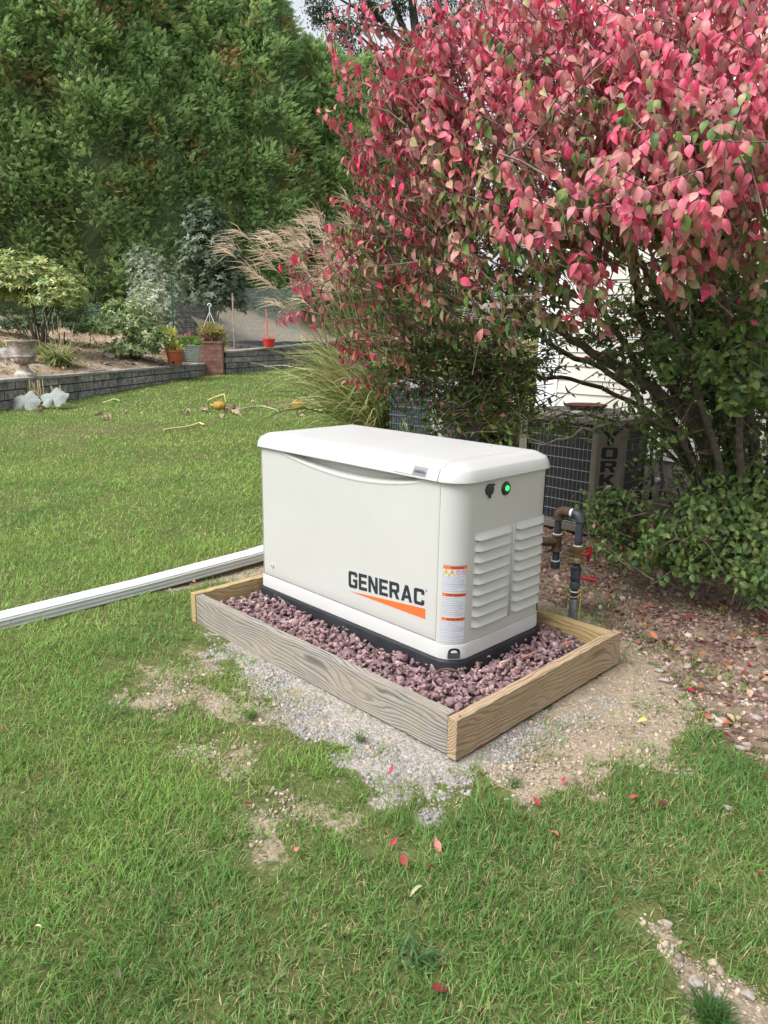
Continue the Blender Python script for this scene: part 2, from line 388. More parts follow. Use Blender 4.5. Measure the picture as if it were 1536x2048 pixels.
for (d0, d1, dens, wd, ln) in ((.7, 2.1, 25000, .0029, .045), (2.1, 3.0, 16000, .0032, .044), (3.0, 4.6, 7500, .0042, .042), (4.6, 7.5, 2900, .0065, .042), (7.5, 12, 900, .011, .042), (12, 24, 260, .020, .05)):
    x, y, D, S = sample_zone(d0, d1, dens)
    g, s, mu = masks(x, y)
    bare = np.clip(np.maximum.reduce([g*1.03, s*.96, mu*1.05])*(.72+.56*fbm(x, y, 7, 77, 2)), 0, 1)
    straw = np.clip(.5+poly_sd(x, y, P_STRAW)/.8+(fbm(x, y, 1.2, 8)-.5), 0, 1)
    tuft = fbm(x, y, 9, 51, 2)
    dens_ = np.where(bare < .04, .62+.38*(fbm(x, y, 5, 61) > .42), np.where(tuft > .45+.165*bare-.05*(s > g)*(s > mu)+.04*mu, .8*(1-bare*.45), .07*(1-bare*.7)))
    dens_ = dens_*(poly_sd(x, y, P_HOLE) < -.045)*(1-.4*straw)
    dens_ = dens_*np.where((x > -.72) & (x < -.54) & (y > -1.4) & (y < 3.2), 0, 1)
    dens_ = dens_*(WS*wall_side(x, y) < -.12)*((y < 3.25) | (x < -.62))
    keep = rng.random(len(x)) < dens_
    x, y, D, bare, straw = x[keep], y[keep], D[keep], bare[keep], straw[keep]; K = len(x)
    z = ground_z(x, y)+np.exp(-((x-1)**2+(y-.5)**2)/40)*((fbm(x, y, 2.2, 3)-.5)*.035)-.003
    az = rng.uniform(0, 2*math.pi, K)+2.2*(fbm(x, y, 6, 71, 2)-.5)
    tilt = np.abs(rng.normal(0, .5, K))+.1
    tilt = np.minimum(tilt, 1.35)
    d = np.stack([np.cos(az)*np.sin(tilt), np.sin(az)*np.sin(tilt), np.cos(tilt)], -1)
    nn = np.stack([-np.cos(az)*np.cos(tilt), -np.sin(az)*np.cos(tilt), np.sin(tilt)], -1)
    ph = rng.normal(0, .9, K); Rm = np.einsum('kij,kjl->kil', frames(d, nn), rot_about(None, ph))
    lush = fbm(x, y, 1.1, 91); pat = fbm(x, y, 3.3, 95)
    L_ = ln*(.55+.75*rng.random(K))*(.8+.55*pat); L_ = L_*np.where(bare > .05, .8, 1)
    W_ = wd*(.7+.6*rng.random(K))
    c1 = np.array([.16, .32, .075]); c2 = np.array([.31, .48, .105]); c3 = np.array([.54, .48, .25]); c4 = np.array([.075, .19, .06])
    tt = np.clip((lush-.5)*2.6+.5+.25*ss(-x+.2*y, -1.9, .2)+rng.normal(0, .2, K), 0, 1)[:, None]
    col = c1*(1-tt)+c2*tt
    deep = (np.clip((pat-.5)*3, 0, 1)*(.6)+.85*ss(x-.35*y, 1.3, 2.2))[:, None]
    col = col*(1-.55*np.clip(deep, 0, 1))+c4*.55*np.clip(deep, 0, 1)
    dry = (rng.random(K) < .21+.08*(D < 3.2)+.34*np.clip(fbm(x, y, 4, 99)-.45, 0, 1)*2+.6*straw+.18*(bare > .04))
    L_ = np.where(dry, L_*.62, L_); col = np.where(dry[:, None], c3*(.55+.5*rng.random((K, 1))), col)*(.68+.55*rng.random((K, 1)))
    which = rng.integers(0, 4, K)
    for q in range(4):
        m_ = which == q
        TV, TF = tpls[q]
        parts.append(inst(TV, TF, Rm[m_], np.stack([x, y, z], -1)[m_], np.stack([W_, L_, L_], -1)[m_], col[m_]))
GV, GFc, GC = cat_inst(parts)
print('grass faces', len(GFc))
tag(mk('grass', GV, GFc, GRASS, cols=GC, smooth=True), 'green lawn grass with dry blades thinning out over the bare patches', 'grass', kind='stuff')

# ------------------------------------------------------------------ stones
def icos():
    t = (1+5**.5)/2
    v = np.array([(-1, t, 0), (1, t, 0), (-1, -t, 0), (1, -t, 0), (0, -1, t), (0, 1, t), (0, -1, -t), (0, 1, -t), (t, 0, -1), (t, 0, 1), (-t, 0, -1), (-t, 0, 1)], float)
    f = [(0, 11, 5), (0, 5, 1), (0, 1, 7), (0, 7, 10), (0, 10, 11), (1, 5, 9), (5, 11, 4), (11, 10, 2), (10, 7, 6), (7, 1, 8), (3, 9, 4), (3, 4, 2), (3, 2, 6), (3, 6, 8), (3, 8, 9), (4, 9, 5), (2, 4, 11), (6, 2, 10), (8, 6, 7), (9, 8, 1)]
    v = norm(v); V = list(map(tuple, v)); cache = {}; F = []
    def mid(a_, b_):
        k = (min(a_, b_), max(a_, b_))
        if k not in cache: V.append(tuple(norm(np.array(V[a_])+np.array(V[b_])))); cache[k] = len(V)-1
        return cache[k]
    for a_, b_, c_ in f:
        p, q, r_ = mid(a_, b_), mid(b_, c_), mid(c_, a_); F += [(a_, p, r_), (b_, q, p), (c_, r_, q), (p, q, r_)]
    return np.array(V), np.array(F)
IV, IF = icos()
def stone_tpl(cuts=11, flat=.62):
    v = IV.copy()*1.35
    for k in range(cuts):
        n_ = rdir(1)[0]; d_ = rng.uniform(.42, .82); o_ = v@n_-d_; v = v-np.maximum(o_, 0)[:, None]*n_
    v = v*np.array([1, rng.uniform(.6, .85), rng.uniform(.45, flat)])
    return v
STPL = [stone_tpl() for _ in range(10)]
ico0 = (norm(np.array([(-1, 1.618, 0), (1, 1.618, 0), (-1, -1.618, 0), (1, -1.618, 0), (0, -1, 1.618), (0, 1, 1.618), (0, -1, -1.618), (0, 1, -1.618), (1.618, 0, -1), (1.618, 0, 1), (-1.618, 0, -1), (-1.618, 0, 1)])),
        np.array([(0, 11, 5), (0, 5, 1), (0, 1, 7), (0, 7, 10), (0, 10, 11), (1, 5, 9), (5, 11, 4), (11, 10, 2), (10, 7, 6), (7, 1, 8), (3, 9, 4), (3, 4, 2), (3, 2, 6), (3, 6, 8), (3, 8, 9), (4, 9, 5), (2, 4, 11), (6, 2, 10), (8, 6, 7), (9, 8, 1)]))
def small_tpl():
    v = ico0[0]*(1+rng.normal(0, .16, (12, 1))); return v*np.array([1, rng.uniform(.6, .9), rng.uniform(.4, .7)])
SMT = [small_tpl() for _ in range(8)]
def rand_rot(K, tip=.6):
    d = norm(np.stack([rng.normal(size=K), rng.normal(size=K), rng.normal(0, tip, K)], -1)); n_ = norm(np.stack([rng.normal(0, tip, K), rng.normal(0, tip, K), np.ones(K)], -1))
    return frames(d, n_)
def stones(name, pos, size, cols, mt, big=True, tip=.6, label=None, cat=None, parent=None):
    K = len(pos); Rm = rand_rot(K, tip); which = rng.integers(0, 8, K); parts = []
    for q in range(8):
        m_ = which == q
        if m_.any(): parts.append(inst(STPL[q] if big else SMT[q], IF if big else ico0[1], Rm[m_], pos[m_], size[m_], cols[m_]))
    V, Fc, cc = cat_inst(parts)
    o = mk(name, V, Fc, mt, cols=cc, parent=parent)
    return tag(o, label, cat, kind='stuff')
PURP = m_attr('purple_crushed_stone', .85, 40, .3, .5)
FX0, FX1, FY0, FY1 = -.073, 1.522, -.306, .732     # outer faces of the timber frame
ix0, ix1, iy0, iy1 = FX0+.04, FX1-.04, FY0+.04, FY1-.04
def fill(n, z0, z1, smin, smax):
    x = rng.uniform(ix0+.012, ix1-.012, n); y = rng.uniform(iy0+.012, iy1-.012, n)
    inb = (x > .03) & (x < 1.215) & (y > .02) & (y < .61); x, y = x[~inb], y[~inb]
    hz = np.exp(-np.maximum(0, np.maximum(np.maximum(0-x, x-1.24), np.maximum(0-y, y-.63)))/.09)*.012
    z = rng.uniform(z0, z1, len(x))+hz+(fbm(x, y, 9, 4)-.5)*.02
    return np.stack([x, y, z], -1), rng.uniform(smin, smax, len(x))
p1, s1 = fill(1500, -.115, -.098, .020, .029); p2, s2 = fill(2400, -.098, -.078, .013, .025); p3, s3 = fill(2200, -.080, -.064, .006, .015)
pp = np.concatenate([p1, p2, p3]); sz = np.concatenate([s1, s2, s3]); K = len(pp)
base = np.array([.27, .17, .178]); tnt = rng.random((K, 1))
cc = base*(.55+.75*rng.random((K, 1)))*(1-tnt*.25)+np.array([.10, .085, .085])*tnt*.5
lt = rng.random(K) < .05; cc[lt] = np.array([.40, .29, .28])
stones('purple_gravel', pp, sz, cc, PURP, label='purple crushed stone filling the timber frame around the generator', cat='gravel')
GREYST = m_attr('crushed_grey_stone', .9, 90, .25, .3)
def scatter(poly, n, test=None):
    P = np.array(poly); lo = P.min(0); hi = P.max(0)
    lo = np.maximum(lo, [-3, -3]); hi = np.minimum(hi, [5.5, 4.2])
    x = rng.uniform(lo[0], hi[0], n); y = rng.uniform(lo[1], hi[1], n); g, s, mu = masks(x, y)
    return x, y, g, s, mu
x, y, g, s, mu = scatter(P_GRAVEL, 60000)
k = (np.maximum(g, s*.35) > rng.random(len(x))*.9+.1) & (poly_sd(x, y, P_HOLE) < -.02); x, y, s = x[k], y[k], s[k]
K = len(x); z = ground_z(x, y)+np.exp(-((x-1)**2+(y-.5)**2)/40)*((fbm(x, y, 2.2, 3)-.5)*.035)+.001
sz = np.clip(rng.lognormal(math.log(.0038), .42, K), .002, .012)*1.1
t = rng.random((K, 1)); cc = np.array([.27, .265, .258])*(1-t)+np.array([.39, .365, .335])*t; cc *= (.6+.5*rng.random((K, 1)))
b_ = rng.random(K); cc[b_ < .10] = np.array([.21, .215, .22]); cc[b_ > .95] = np.array([.45, .31, .28])
stones('grey_gravel', np.stack([x, y, z], -1), sz, cc, GREYST, big=False, label='pale grey crushed stone spilled on the ground beside the timber frame', cat='gravel')
# bigger pebbles + bark of the planting bed
x, y, g, s, mu = scatter(P_MULCH, 42000)
k = (mu > rng.random(len(x))) & (poly_sd(x, y, P_HOLE) < -.02) & (y < 3.3); x, y = x[k], y[k]; K = len(x)
br = fbm(x, y, 1.3, 17)
z = ground_z(x, y)+np.exp(-((x-1)**2+(y-.5)**2)/40)*((fbm(x, y, 2.2, 3)-.5)*.035)+.002
sz = np.clip(rng.lognormal(math.log(.0078), .5, K)*(1+.5*ss(x, 1.55, 2.1)), .003, .026)
t = rng.random((K, 1)); cc = np.array([.13, .075, .065])*(1-t)+np.array([.34, .235, .20])*t
pale = (rng.random(K) < .06+.42*ss(x-.4*y, 1.2, 2.0)); cc[pale] = np.array([.38, .31, .26])
k2 = rng.random(K) < .35+.65*br; 
stones('bed_pebbles', np.stack([x, y, z], -1)[k2], sz[k2], (cc*(.6+.7*rng.random((K, 1))))[k2], GREYST, big=False, tip=.35, label='reddish brown pebbles and bark covering the planting bed under the red bush', cat='pebbles')
x, y, g, s, mu = scatter(P_SAND, 9000)
for P_, n_ in ((P_SAND4, 1500), (P_SAND2, 1800), (P_SAND3, 1800), (P_BACKDIRT, 3000)):
    x2, y2, g2, s2, mu2 = scatter(P_, n_)
    x = np.concatenate([x, x2]); y = np.concatenate([y, y2]); s = np.concatenate([s, s2]); g = np.concatenate([g, g2])
k = (s > .3) & (g < .7) & (poly_sd(x, y, P_HOLE) < -.02); x, y = x[k], y[k]; K = len(x)
z = ground_z(x, y)+np.exp(-((x-1)**2+(y-.5)**2)/40)*((fbm(x, y, 2.2, 3)-.5)*.035)+.001
stones('dirt_crumbs', np.stack([x, y, z], -1), np.clip(rng.lognormal(math.log(.003), .6, K), .0015, .014), np.array([.36, .30, .235])*(.5+.8*rng.random((K, 1))), GREYST, big=False, label='small stones and crumbs on the tan dirt beside the frame', cat='pebbles')

# leaf litter
LITTER = m_leaf('dry_leaf', .2, .7, .2, 60, .3)
LT = leaf_tpl(.55, .3, .35); LT2 = leaf_tpl(.6, -.5, .5)
x, y, g, s, mu = scatter(P_MULCH, 7000)
dens_ = mu*(.16+.84*np.exp(-((x-1.85)**2+(y-1.15)**2)/.35)+.55*(y > 1.2))
k = (dens_ > rng.random(len(x))) & (poly_sd(x, y, P_HOLE) < -.03) & (y < 3.3); x, y = x[k], y[k]; K = len(x)
d = norm(np.stack([rng.normal(size=K), rng.normal(size=K), rng.normal(0, .25, K)], -1)); n_ = norm(np.stack([rng.normal(0, .5, K), rng.normal(0, .5, K), np.ones(K)], -1))
pal = np.array([(.30, .19, .10), (.22, .12, .07), (.42, .30, .19), (.35, .12, .06), (.16, .09, .06), (.36, .26, .16)]); cc = pal[rng.integers(0, 6, K)]*(.6+.7*rng.random((K, 1)))
rd = rng.random(K) < .05; cc[rd] = np.array([.36, .03, .05])
V, Fc, cc = inst(*LT, frames(d, n_), np.stack([x, y, ground_z(x, y)+.008+.012*rng.random(K)], -1), rng.uniform(.02, .045, K), cc)
tag(mk('leaf_litter', V, Fc, LITTER, cols=cc, smooth=True), 'dry brown leaf litter lying on the planting bed', 'leaf litter', kind='stuff')

# ================================================================== TIMBER FRAME
fr = empty('timber_frame', (0, 0, 0), 'rectangular frame of wooden boards holding purple stone around the generator', 'planter frame')
def board(name, length, m, loc, rotz, z0, label, tilt=0):
    h = .14; b = MB().box((0, -.019, 0), (length, .019, h)); V = np.array(b.V)
    n_ = 40; bm = MB()
    # several spans along the board so its edges can wander a little
    xs = np.linspace(0, length, n_)
    for i, x_ in enumerate(xs):
        w_ = .0008*math.sin(i*1.7)+.0006*rng.normal(); 
        bm.V += [(x_, -.019+w_, .0), (x_, .019, 0), (x_, .019, h+w_*.6), (x_, -.019+w_*.8, h+w_*.8)]; bm.col += [(1, 1, 1)]*4
    for i in range(n_-1):
        for k in range(4): bm.F.append([i*4+k, i*4+(k+1) % 4, i*4+4+(k+1) % 4, i*4+4+k][::-1])
    bm.F.append([0, 1, 2, 3]); bm.F.append([(n_-1)*4+k for k in (3, 2, 1, 0)]); bm.n = len(bm.V)
    o = bm.build(name, m, fr, bevel=.0022)
    o.location = (*loc, z0); o.rotation_euler = (0, tilt, rotz)
    if label: o['label'] = label
    return o
HB = .14
FZ = -.02
board('board', 1.52, W_GREY, (FX0+.03, FY0+.022), 0, FZ-HB-.002, 'weathered grey front board with flowing grain', -.009)
board('board', 1.045, W_TAN, (FX1-.019, FY0-.006), math.pi/2, FZ-HB-.004+.016, 'tan end board with a knot near the corner', 0)
board('board', 1.04, W_YEL, (FX0+.009, FY0), math.pi/2, FZ-HB+.004, 'fresh yellow board at the far left end', 0)
board('board', 1.52, W_YEL, (FX0+.03, FY1-.021), 0, FZ-HB-.008, 'yellow board along the back', -.008)
for (x_, y_) in ((FX1-.025, FY1-.03), (FX1-.012, FY0+.02)):
    MB().lathe([(.004, 0), (.004, .001), (0, .0012)], (x_, y_, FZ+.0155), 10).build('screw', SILV, fr)
bed = MB().box((FX0+.03, FY0+.03, -.20), (FX1-.03, FY1-.03, -.105)).build('gravel_base', PURP, fr)
at_ = bed.data.color_attributes.new('Col', 'FLOAT_COLOR', 'POINT'); at_.data.foreach_set('color', np.tile(np.array([.11, .07, .075, 1], np.float32), 8))

# ================================================================== GENERATOR
GL, GW = 1.242, .6265
gen = empty('standby_generator', (GL/2, GW/2, -.12), 'off-white standby generator cabinet on a black base with side louvers', 'generator')
gen_off = -np.array([GL/2, GW/2, -.12])
def gchild(o): o.location = Vector(o.location)+Vector([float(v) for v in gen_off]); return o
def rrect(off, R_, z, n=10, x0=0, x1=GL, y0=0, y1=GW, start=None):
    """rounded rectangle, radii front-left, front-right, back-right, back-left; counter-clockwise from front left"""
    X0, X1, Y0, Y1 = x0+off, x1-off, y0+off, y1-off; P = []
    for (cx_, cy_, r_, a0) in ((X0, Y0, R_[0], 180), (X1, Y0, R_[1], 270), (X1, Y1, R_[2], 0), (X0, Y1, R_[3], 90)):
        sx = 1 if cx_ == X0 else -1; sy = 1 if cy_ == Y0 else -1
        ox, oy = cx_+sx*r_, cy_+sy*r_
        for k in range(n+1):
            q = math.radians(a0+90*k/n); P.append((ox+r_*math.cos(q), oy+r_*math.sin(q), z))
    return P
RAD = (.06, .10, .10, .06)
def loft(rings, cap_top=True, cap_bot=True):
    b = MB(); n = len(rings[0]); V = [p for r_ in rings for p in r_]; F = []
    for i in range(len(rings)-1):
        for k in range(n): F.append((i*n+k, i*n+(k+1) % n, (i+1)*n+(k+1) % n, (i+1)*n+k))
    if cap_bot: F.append(tuple(range(n))[::-1])
    if cap_top: F.append(tuple((len(rings)-1)*n+k for k in range(n)))
    b.add(V, F); return b
def rad(d): return tuple(max(.004, r_+d) for r_ in RAD)
o = loft([rrect(-.004, rad(.004), -.13), rrect(.000, rad(0), -.032), rrect(.003, rad(-.003), -.026), rrect(.006, rad(-.006), -.0235), rrect(.02, rad(-.02), -.023)]).build('base_pad', BLACK, gen); smooth_by_angle(gchild(o), 30)
o = loft([rrect(.012, rad(-.012), -.0232), rrect(.010, rad(-.01), -.020), rrect(.0115, rad(-.0115), .028), rrect(.0135, rad(-.0135), .034), rrect(.018, rad(-.018), .0355)]).build('base_trim', LID, gen); smooth_by_angle(gchild(o), 30)
# cabinet: open on the front between the two seams, where the door sits
def open_path(z, off=.016):
    P = rrect(off, rad(-off), z); P = [p for p in P]
    # rotate so the path starts at the right seam and ends at the left seam
    front_r = [p for p in P[11:]]            # from front-right corner on round to back-left
    return [(1.1395, off+.018, z), (1.1395, off, z)]+[p for p in front_r if True]+P[0:11]+[] 
def path_at(z, off=.016):
    P = rrect(off, rad(-off), z)
    right = P[11:44]; leftc = P[0:11]
    lp = [p for p in leftc if p[0] < .048]; 
    return [(1.1405, off+.02, z), (1.1405, off+.0003, z)]+[p for p in right if p[0] > 1.141 or p[1] > .1]+lp+[(.0475, off+.0003 if True else 0, z), (.0475, off+.02, z)]
rings = [path_at(z) for z in (.0365, .655)]
V = rings[0]+rings[1]; n_ = len(rings[0]); Fc = [(k, k+1, n_+k+1, n_+k) for k in range(n_-1)]
o = MB().add(V, Fc).build('cabinet', PAINT, gen); gchild(o); smooth_by_angle(o, 40)
o = MB().box((.03, .066, .03), (1.2, .6, .645)).build('inner_lining', DARK, gen); gchild(o)
# door with the scooped hand recess under the lid
nxd, nzd = 150, 90; xs = np.linspace(.050, 1.138, nxd); zs = np.concatenate([np.linspace(.0415, .56, 30), np.linspace(.562, .652, 60)])
XX, ZZ = np.meshgrid(xs, zs)
tt = np.clip((XX-.17)/(1.085-.17), 0, 1); zc = .655-.060*np.sin(math.pi*tt)**.75*(.85+.3*tt)
dd = ss(ZZ-zc, 0, .016)*.038*ss(np.sin(math.pi*tt), .0, .35)
edge = np.minimum(np.minimum(XX-.050, 1.138-XX), ZZ-.0415)
YY = .0145+dd+.003*(1-ss(edge, 0, .005))
YY = YY-.0022*np.exp(-((ZZ-zc+.004)/.005)**2)*ss(np.sin(math.pi*tt), .0, .3)
nd = nxd*nzd; idx = np.arange(nd).reshape(nzd, nxd)
DF = np.stack([idx[:-1, :-1], idx[:-1, 1:], idx[1:, 1:], idx[1:, :-1]], -1).reshape(-1, 4)
Vd = np.stack([XX, YY, ZZ], -1).reshape(-1, 3)
rimi = list(idx[0, :])+list(idx[1:, -1])+list(idx[-1, :-1][::-1])+list(idx[1:-1, 0][::-1])
back = Vd[rimi].copy(); back[:, 1] = .062
Fl = [tuple(f) for f in DF]; m0 = len(Vd); L_ = len(rimi)
Fl += [(rimi[k], m0+k, m0+(k+1) % L_, rimi[(k+1) % L_]) for k in range(L_)]
o = mk('door', np.concatenate([Vd, back]), Fl, PAINT, gen); gchild(o); smooth_by_angle(o, 50); door = o
# lid: two pieces meeting at a seam
def lid_rings():
    pr = [(.648, .006), (.6495, .001), (.652, -.001), (.655, -.0008), (.676, .006), (.690, .0125), (.6925, .0145), (.6950, .018), (.7040, .036), (.7100, .049), (.7125, .056), (.7140, .066), (.7152, .082), (.7160, .110)]
    return [rrect(o_, rad(-o_ if -o_ > -.09 else -.09), z_, 12) for z_, o_ in pr]
import bmesh
def lid_piece(name, x, keep):
    lr = lid_rings(); b = loft(lr, cap_top=True, cap_bot=True)
    me = bpy.data.meshes.new(name); me.from_pydata(b.V, [], b.F); bm = bmesh.new(); bm.from_mesh(me)
    r_ = bmesh.ops.bisect_plane(bm, geom=bm.verts[:]+bm.edges[:]+bm.faces[:], plane_co=(x, 0, 0), plane_no=(keep, 0, 0), clear_outer=True)
    es = [e_ for e_ in r_['geom_cut'] if isinstance(e_, bmesh.types.BMEdge)]
    bmesh.ops.contextual_create(bm, geom=es)
    bm.normal_update(); bm.to_mesh(me); bm.free(); me.materials.append(LID)
    o = bpy.data.objects.new(name, me); C.objects.link(o); o.parent = gen; gchild(o); smooth_by_angle(o, 38)
    bv = o.modifiers.new('b', 'BEVEL'); bv.width = .0018; bv.segments = 2; bv.limit_method = 'ANGLE'; bv.angle_limit = math.radians(50)
    return o
LIDO = lid_piece('lid', 1.1355, 1); lid_piece('hood', 1.1385, -1)
o = MB().box((1.12, .06, .655), (1.15, .56, .7065)).build('seam_strip', PAINT, gen); gchild(o)
# louvers in the right end panel
XS = GL-.016
def louver(y0, y1, zt, zb):
    b = MB(); ny_ = 20; prof = [(0, 0), (.18, .12), (.45, .42), (.75, .82), (.9, .985), (.96, 1.0), (1.0, .86), (1.0, .5)]
    for i in range(ny_+1):
        s_ = i/ny_; f_ = max(0, 1-abs(2*s_-1)**8)**.7; y_ = y0+(y1-y0)*s_
        for t_, h_ in prof: b.V.append((XS+.0004+.0145*h_*f_, y_, zt+(zb-zt)*t_+(1-f_)*.004)); b.col.append((1, 1, 1))
    m_ = len(prof)
    for i in range(ny_):
        for j in range(m_-1): b.F.append([i*m_+j, (i+1)*m_+j, (i+1)*m_+j+1, i*m_+j+1])
    b.n = len(b.V); return b
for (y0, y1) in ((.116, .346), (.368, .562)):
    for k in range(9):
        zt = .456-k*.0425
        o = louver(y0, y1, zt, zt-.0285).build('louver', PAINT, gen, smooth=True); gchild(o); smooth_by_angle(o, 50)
        q = MB().box((XS-.001, y0+.016, zt-.0325), (XS+.0010, y1-.016, zt-.0275)).build('slot_shade', DARK, o);  # dark strip paints the shadow line at the vent opening under each louver
# embossed frame ridge between the columns, breaker cap and status light
o = MB().tube([(XS+.001, .3565, .455), (XS+.001, .3565, .078)], .0035, 8).build('divider_rib', PAINT, gen, smooth=True); gchild(o)
axx = (np.array([0, 1., 0]), np.array([0, 0, 1.]), np.array([1., 0, 0]))
o = MB().lathe([(.021, 0), (.0225, .002), (.0225, .006), (.020, .009), (.008, .010), (0, .010)], (XS, .186, .612), 24, ax=axx).box((XS+.002, .196, .624), (XS+.008, .212, .632)).box((XS+.002, .184, .580), (XS+.007, .193, .592)).build('breaker_cap', BLKPL, gen, smooth=False); gchild(o); smooth_by_angle(o, 35)
o = MB().lathe([(.026, 0), (.0265, .003), (.023, .007), (.017, .008), (.014, .005), (.0, .005)], (XS, .288, .603), 28, ax=axx).build('status_light_bezel', BLKPL, gen); gchild(o); smooth_by_angle(o, 35)
l_ = MB().lathe([(.0105, .0), (.0105, .003), (.007, .0055), (0, .006)], (XS+.0052, .291, .604), 20, ax=axx).build('lens', GREEN, o, smooth=True)
o = MB().lathe([(.010, 0), (.011, -.002), (.010, -.004), (.006, -.0045), (.0055, -.003), (0, -.003)], (.119, .0142, .094), 18, ax=(np.array([1., 0, 0]), np.array([0, 0, 1.]), np.array([0, 1., 0]))).build('door_lock', LID, door); smooth_by_angle(o)
MB().box((.1178, .0096, .090), (.1202, .0112, .0985)).build('keyhole', DARK, door)
# black cord outlet at the bottom corner of the trim
def corner(s_, off=.0105, z=0):
    R_ = .10-off; xa = GL-.10
    if s_ < 0: return np.array([xa+s_, off, z]), np.array([0, -1., 0])
    th = s_/R_
    return np.array([xa+R_*math.sin(th), .10-R_*math.cos(th), z]), np.array([math.sin(th), -math.cos(th), 0])
b = MB(); V = []; 
out = []
for k in range(17):
    q = math.pi*k/16; out.append((.022*math.cos(q), .010+.014*math.sin(q)))
out = [(.022, -.012)]+out+[(-.022, -.012)]
for (du, dz) in out:
    p, n2 = corner(.078+du, .0105, .002+dz+du*-.0); V.append(p+n2*.0012)
b.add(V, [tuple(range(len(V)))[::-1]])
V2 = []
for (du, dz) in [(-.024, -.014), (.019, -.014), (.019, .004), (-.024, .004)]:
    p, n2 = corner(.078+du, .0105, .002+dz); V2 += [p+n2*.001, p+n2*(.012 if dz < 0 else .003)]
b.add(V2, [(1, 3, 5, 7), (0, 1, 7, 6), (2, 4, 5, 3), (0, 2, 3, 1), (4, 6, 7, 5)])
o = b.build('cord_outlet', BLKPL, gen); gchild(o)
# scuffs on the black pad
o = MB()
for (xa, za, xb, zb, w_) in ((.18, -.035, .235, -.045, .006), (.25, -.04, .30, -.07, .002), (.15, -.036, .165, -.036, .003)):
    o.add([(xa, -.0046, za), (xb, -.0046, zb), (xb, -.0046, zb-w_), (xa, -.0046, za-w_)], [(0, 1, 2, 3)])
o = o.build('scuff_mark', mat('scuff', (.22, .23, .24), .7), gen); gchild(o)

# lettering
GLY = {
 'E': (.80, [[(0, 0), (.8, 0), (.8, .2), (.25, .2), (.25, .4), (.74, .4), (.74, .6), (.25, .6), (.25, .8), (.8, .8), (.8, 1), (0, 1)]]),
 'N': (.88, [[(0, 0), (.24, 0), (.24, .60), (.62, 0), (.88, 0), (.88, 1), (.64, 1), (.64, .40), (.26, 1), (0, 1)]]),
 'G': (.88, [[(.88, .70), (.63, .70), (.63, .77), (.60, .8), (.30, .8), (.25, .75), (.25, .25), (.30, .2), (.60, .2), (.63, .23), (.63, .37), (.45, .37), (.45, .56), (.88, .56), (.88, .15), (.84, .05), (.74, 0), (.15, 0), (.05, .05), (0, .15), (0, .85), (.05, .95), (.15, 1), (.74, 1), (.84, .95), (.88, .85)]]),
 'C': (.88, [[(.88, .66), (.63, .66), (.63, .77), (.60, .8), (.30, .8), (.25, .75), (.25, .25), (.30, .2), (.60, .2), (.63, .23), (.63, .34), (.88, .34), (.88, .15), (.84, .05), (.74, 0), (.15, 0), (.05, .05), (0, .15), (0, .85), (.05, .95), (.15, 1), (.74, 1), (.84, .95), (.88, .85)]]),
 'R': (.90, [[(0, 0), (.25, 0), (.25, 1), (0, 1)], [(.25, 1), (.25, .8), (.59, .8), (.64, .76), (.64, .60), (.59, .56), (.25, .56), (.25, .36), (.42, .36), (.61, 0), (.90, 0), (.69, .38), (.80, .42), (.88, .52), (.88, .85), (.84, .95), (.75, 1)]]),
 'A': (.97, [[(0, 0), (.25, 0), (.33, .20), (.485, .20), (.485, .39), (.39, .39), (.485, .70), (.485, 1), (.35, 1)], [(.97, 0), (.72, 0), (.64, .20), (.485, .20), (.485, .39), (.58, .39), (.485, .70), (.485, 1), (.62, 1)]]),
}
word = 'GENERAC'; gap = .13; tot = sum(GLY[c][0] for c in word)+gap*(len(word)-1)
A0 = np.array([.654, 0, .128]); A1 = np.array([1.0805, 0, .163]); B0 = np.array([.652, 0, .200]); B1 = np.array([1.0790, 0, .2275])
def dmap(u, v, y=.0137):
    p = (A0*(1-u)+A1*u)*(1-v)+(B0*(1-u)+B1*u)*v; return (p[0], y, p[2])
b = MB(); u0 = 0
for c in word:
    w_, ps = GLY[c]
    for p_ in ps:
        V = [dmap((u0+x_)/tot, y_) for x_, y_ in p_]; ar = sum(V[i][0]*V[(i+1) % len(V)][2]-V[(i+1) % len(V)][0]*V[i][2] for i in range(len(V)))
        b.add(V, [tuple(range(len(V))) if ar > 0 else tuple(range(len(V)))[::-1]])
    u0 += w_+gap
def child_of_gen(b, name, m): return b.build(name, m, door)
child_of_gen(b, 'name_lettering', INK)
child_of_gen(MB().add([(.657, .0137, .1115), (1.086, .0137, .112), (1.086, .0137, .154)], [(0, 1, 2)]), 'swoosh', ORG)
def text_mesh(s_, size, spacing=1.0, bold=0):
    cu = bpy.data.curves.new('t', 'FONT'); cu.body = s_; cu.size = size; cu.space_character = spacing; cu.offset = bold; cu.resolution_u = 3
    ob = bpy.data.objects.new('t', cu); C.objects.link(ob); dg = bpy.context.evaluated_depsgraph_get(); dg.update()
    me = bpy.data.meshes.new_from_object(ob.evaluated_get(dg)); V = np.array([v.co[:] for v in me.vertices]); F = [tuple(p.vertices) for p in me.polygons]
    bpy.data.objects.remove(ob); bpy.data.curves.remove(cu); bpy.data.meshes.remove(me); return V, F
V, F = text_mesh('®', .02); child_of_gen(MB().add([(1.084+v[0]*.6, .0137, .222+v[1]*.6) for v in V], F), 'registered_mark', INK)
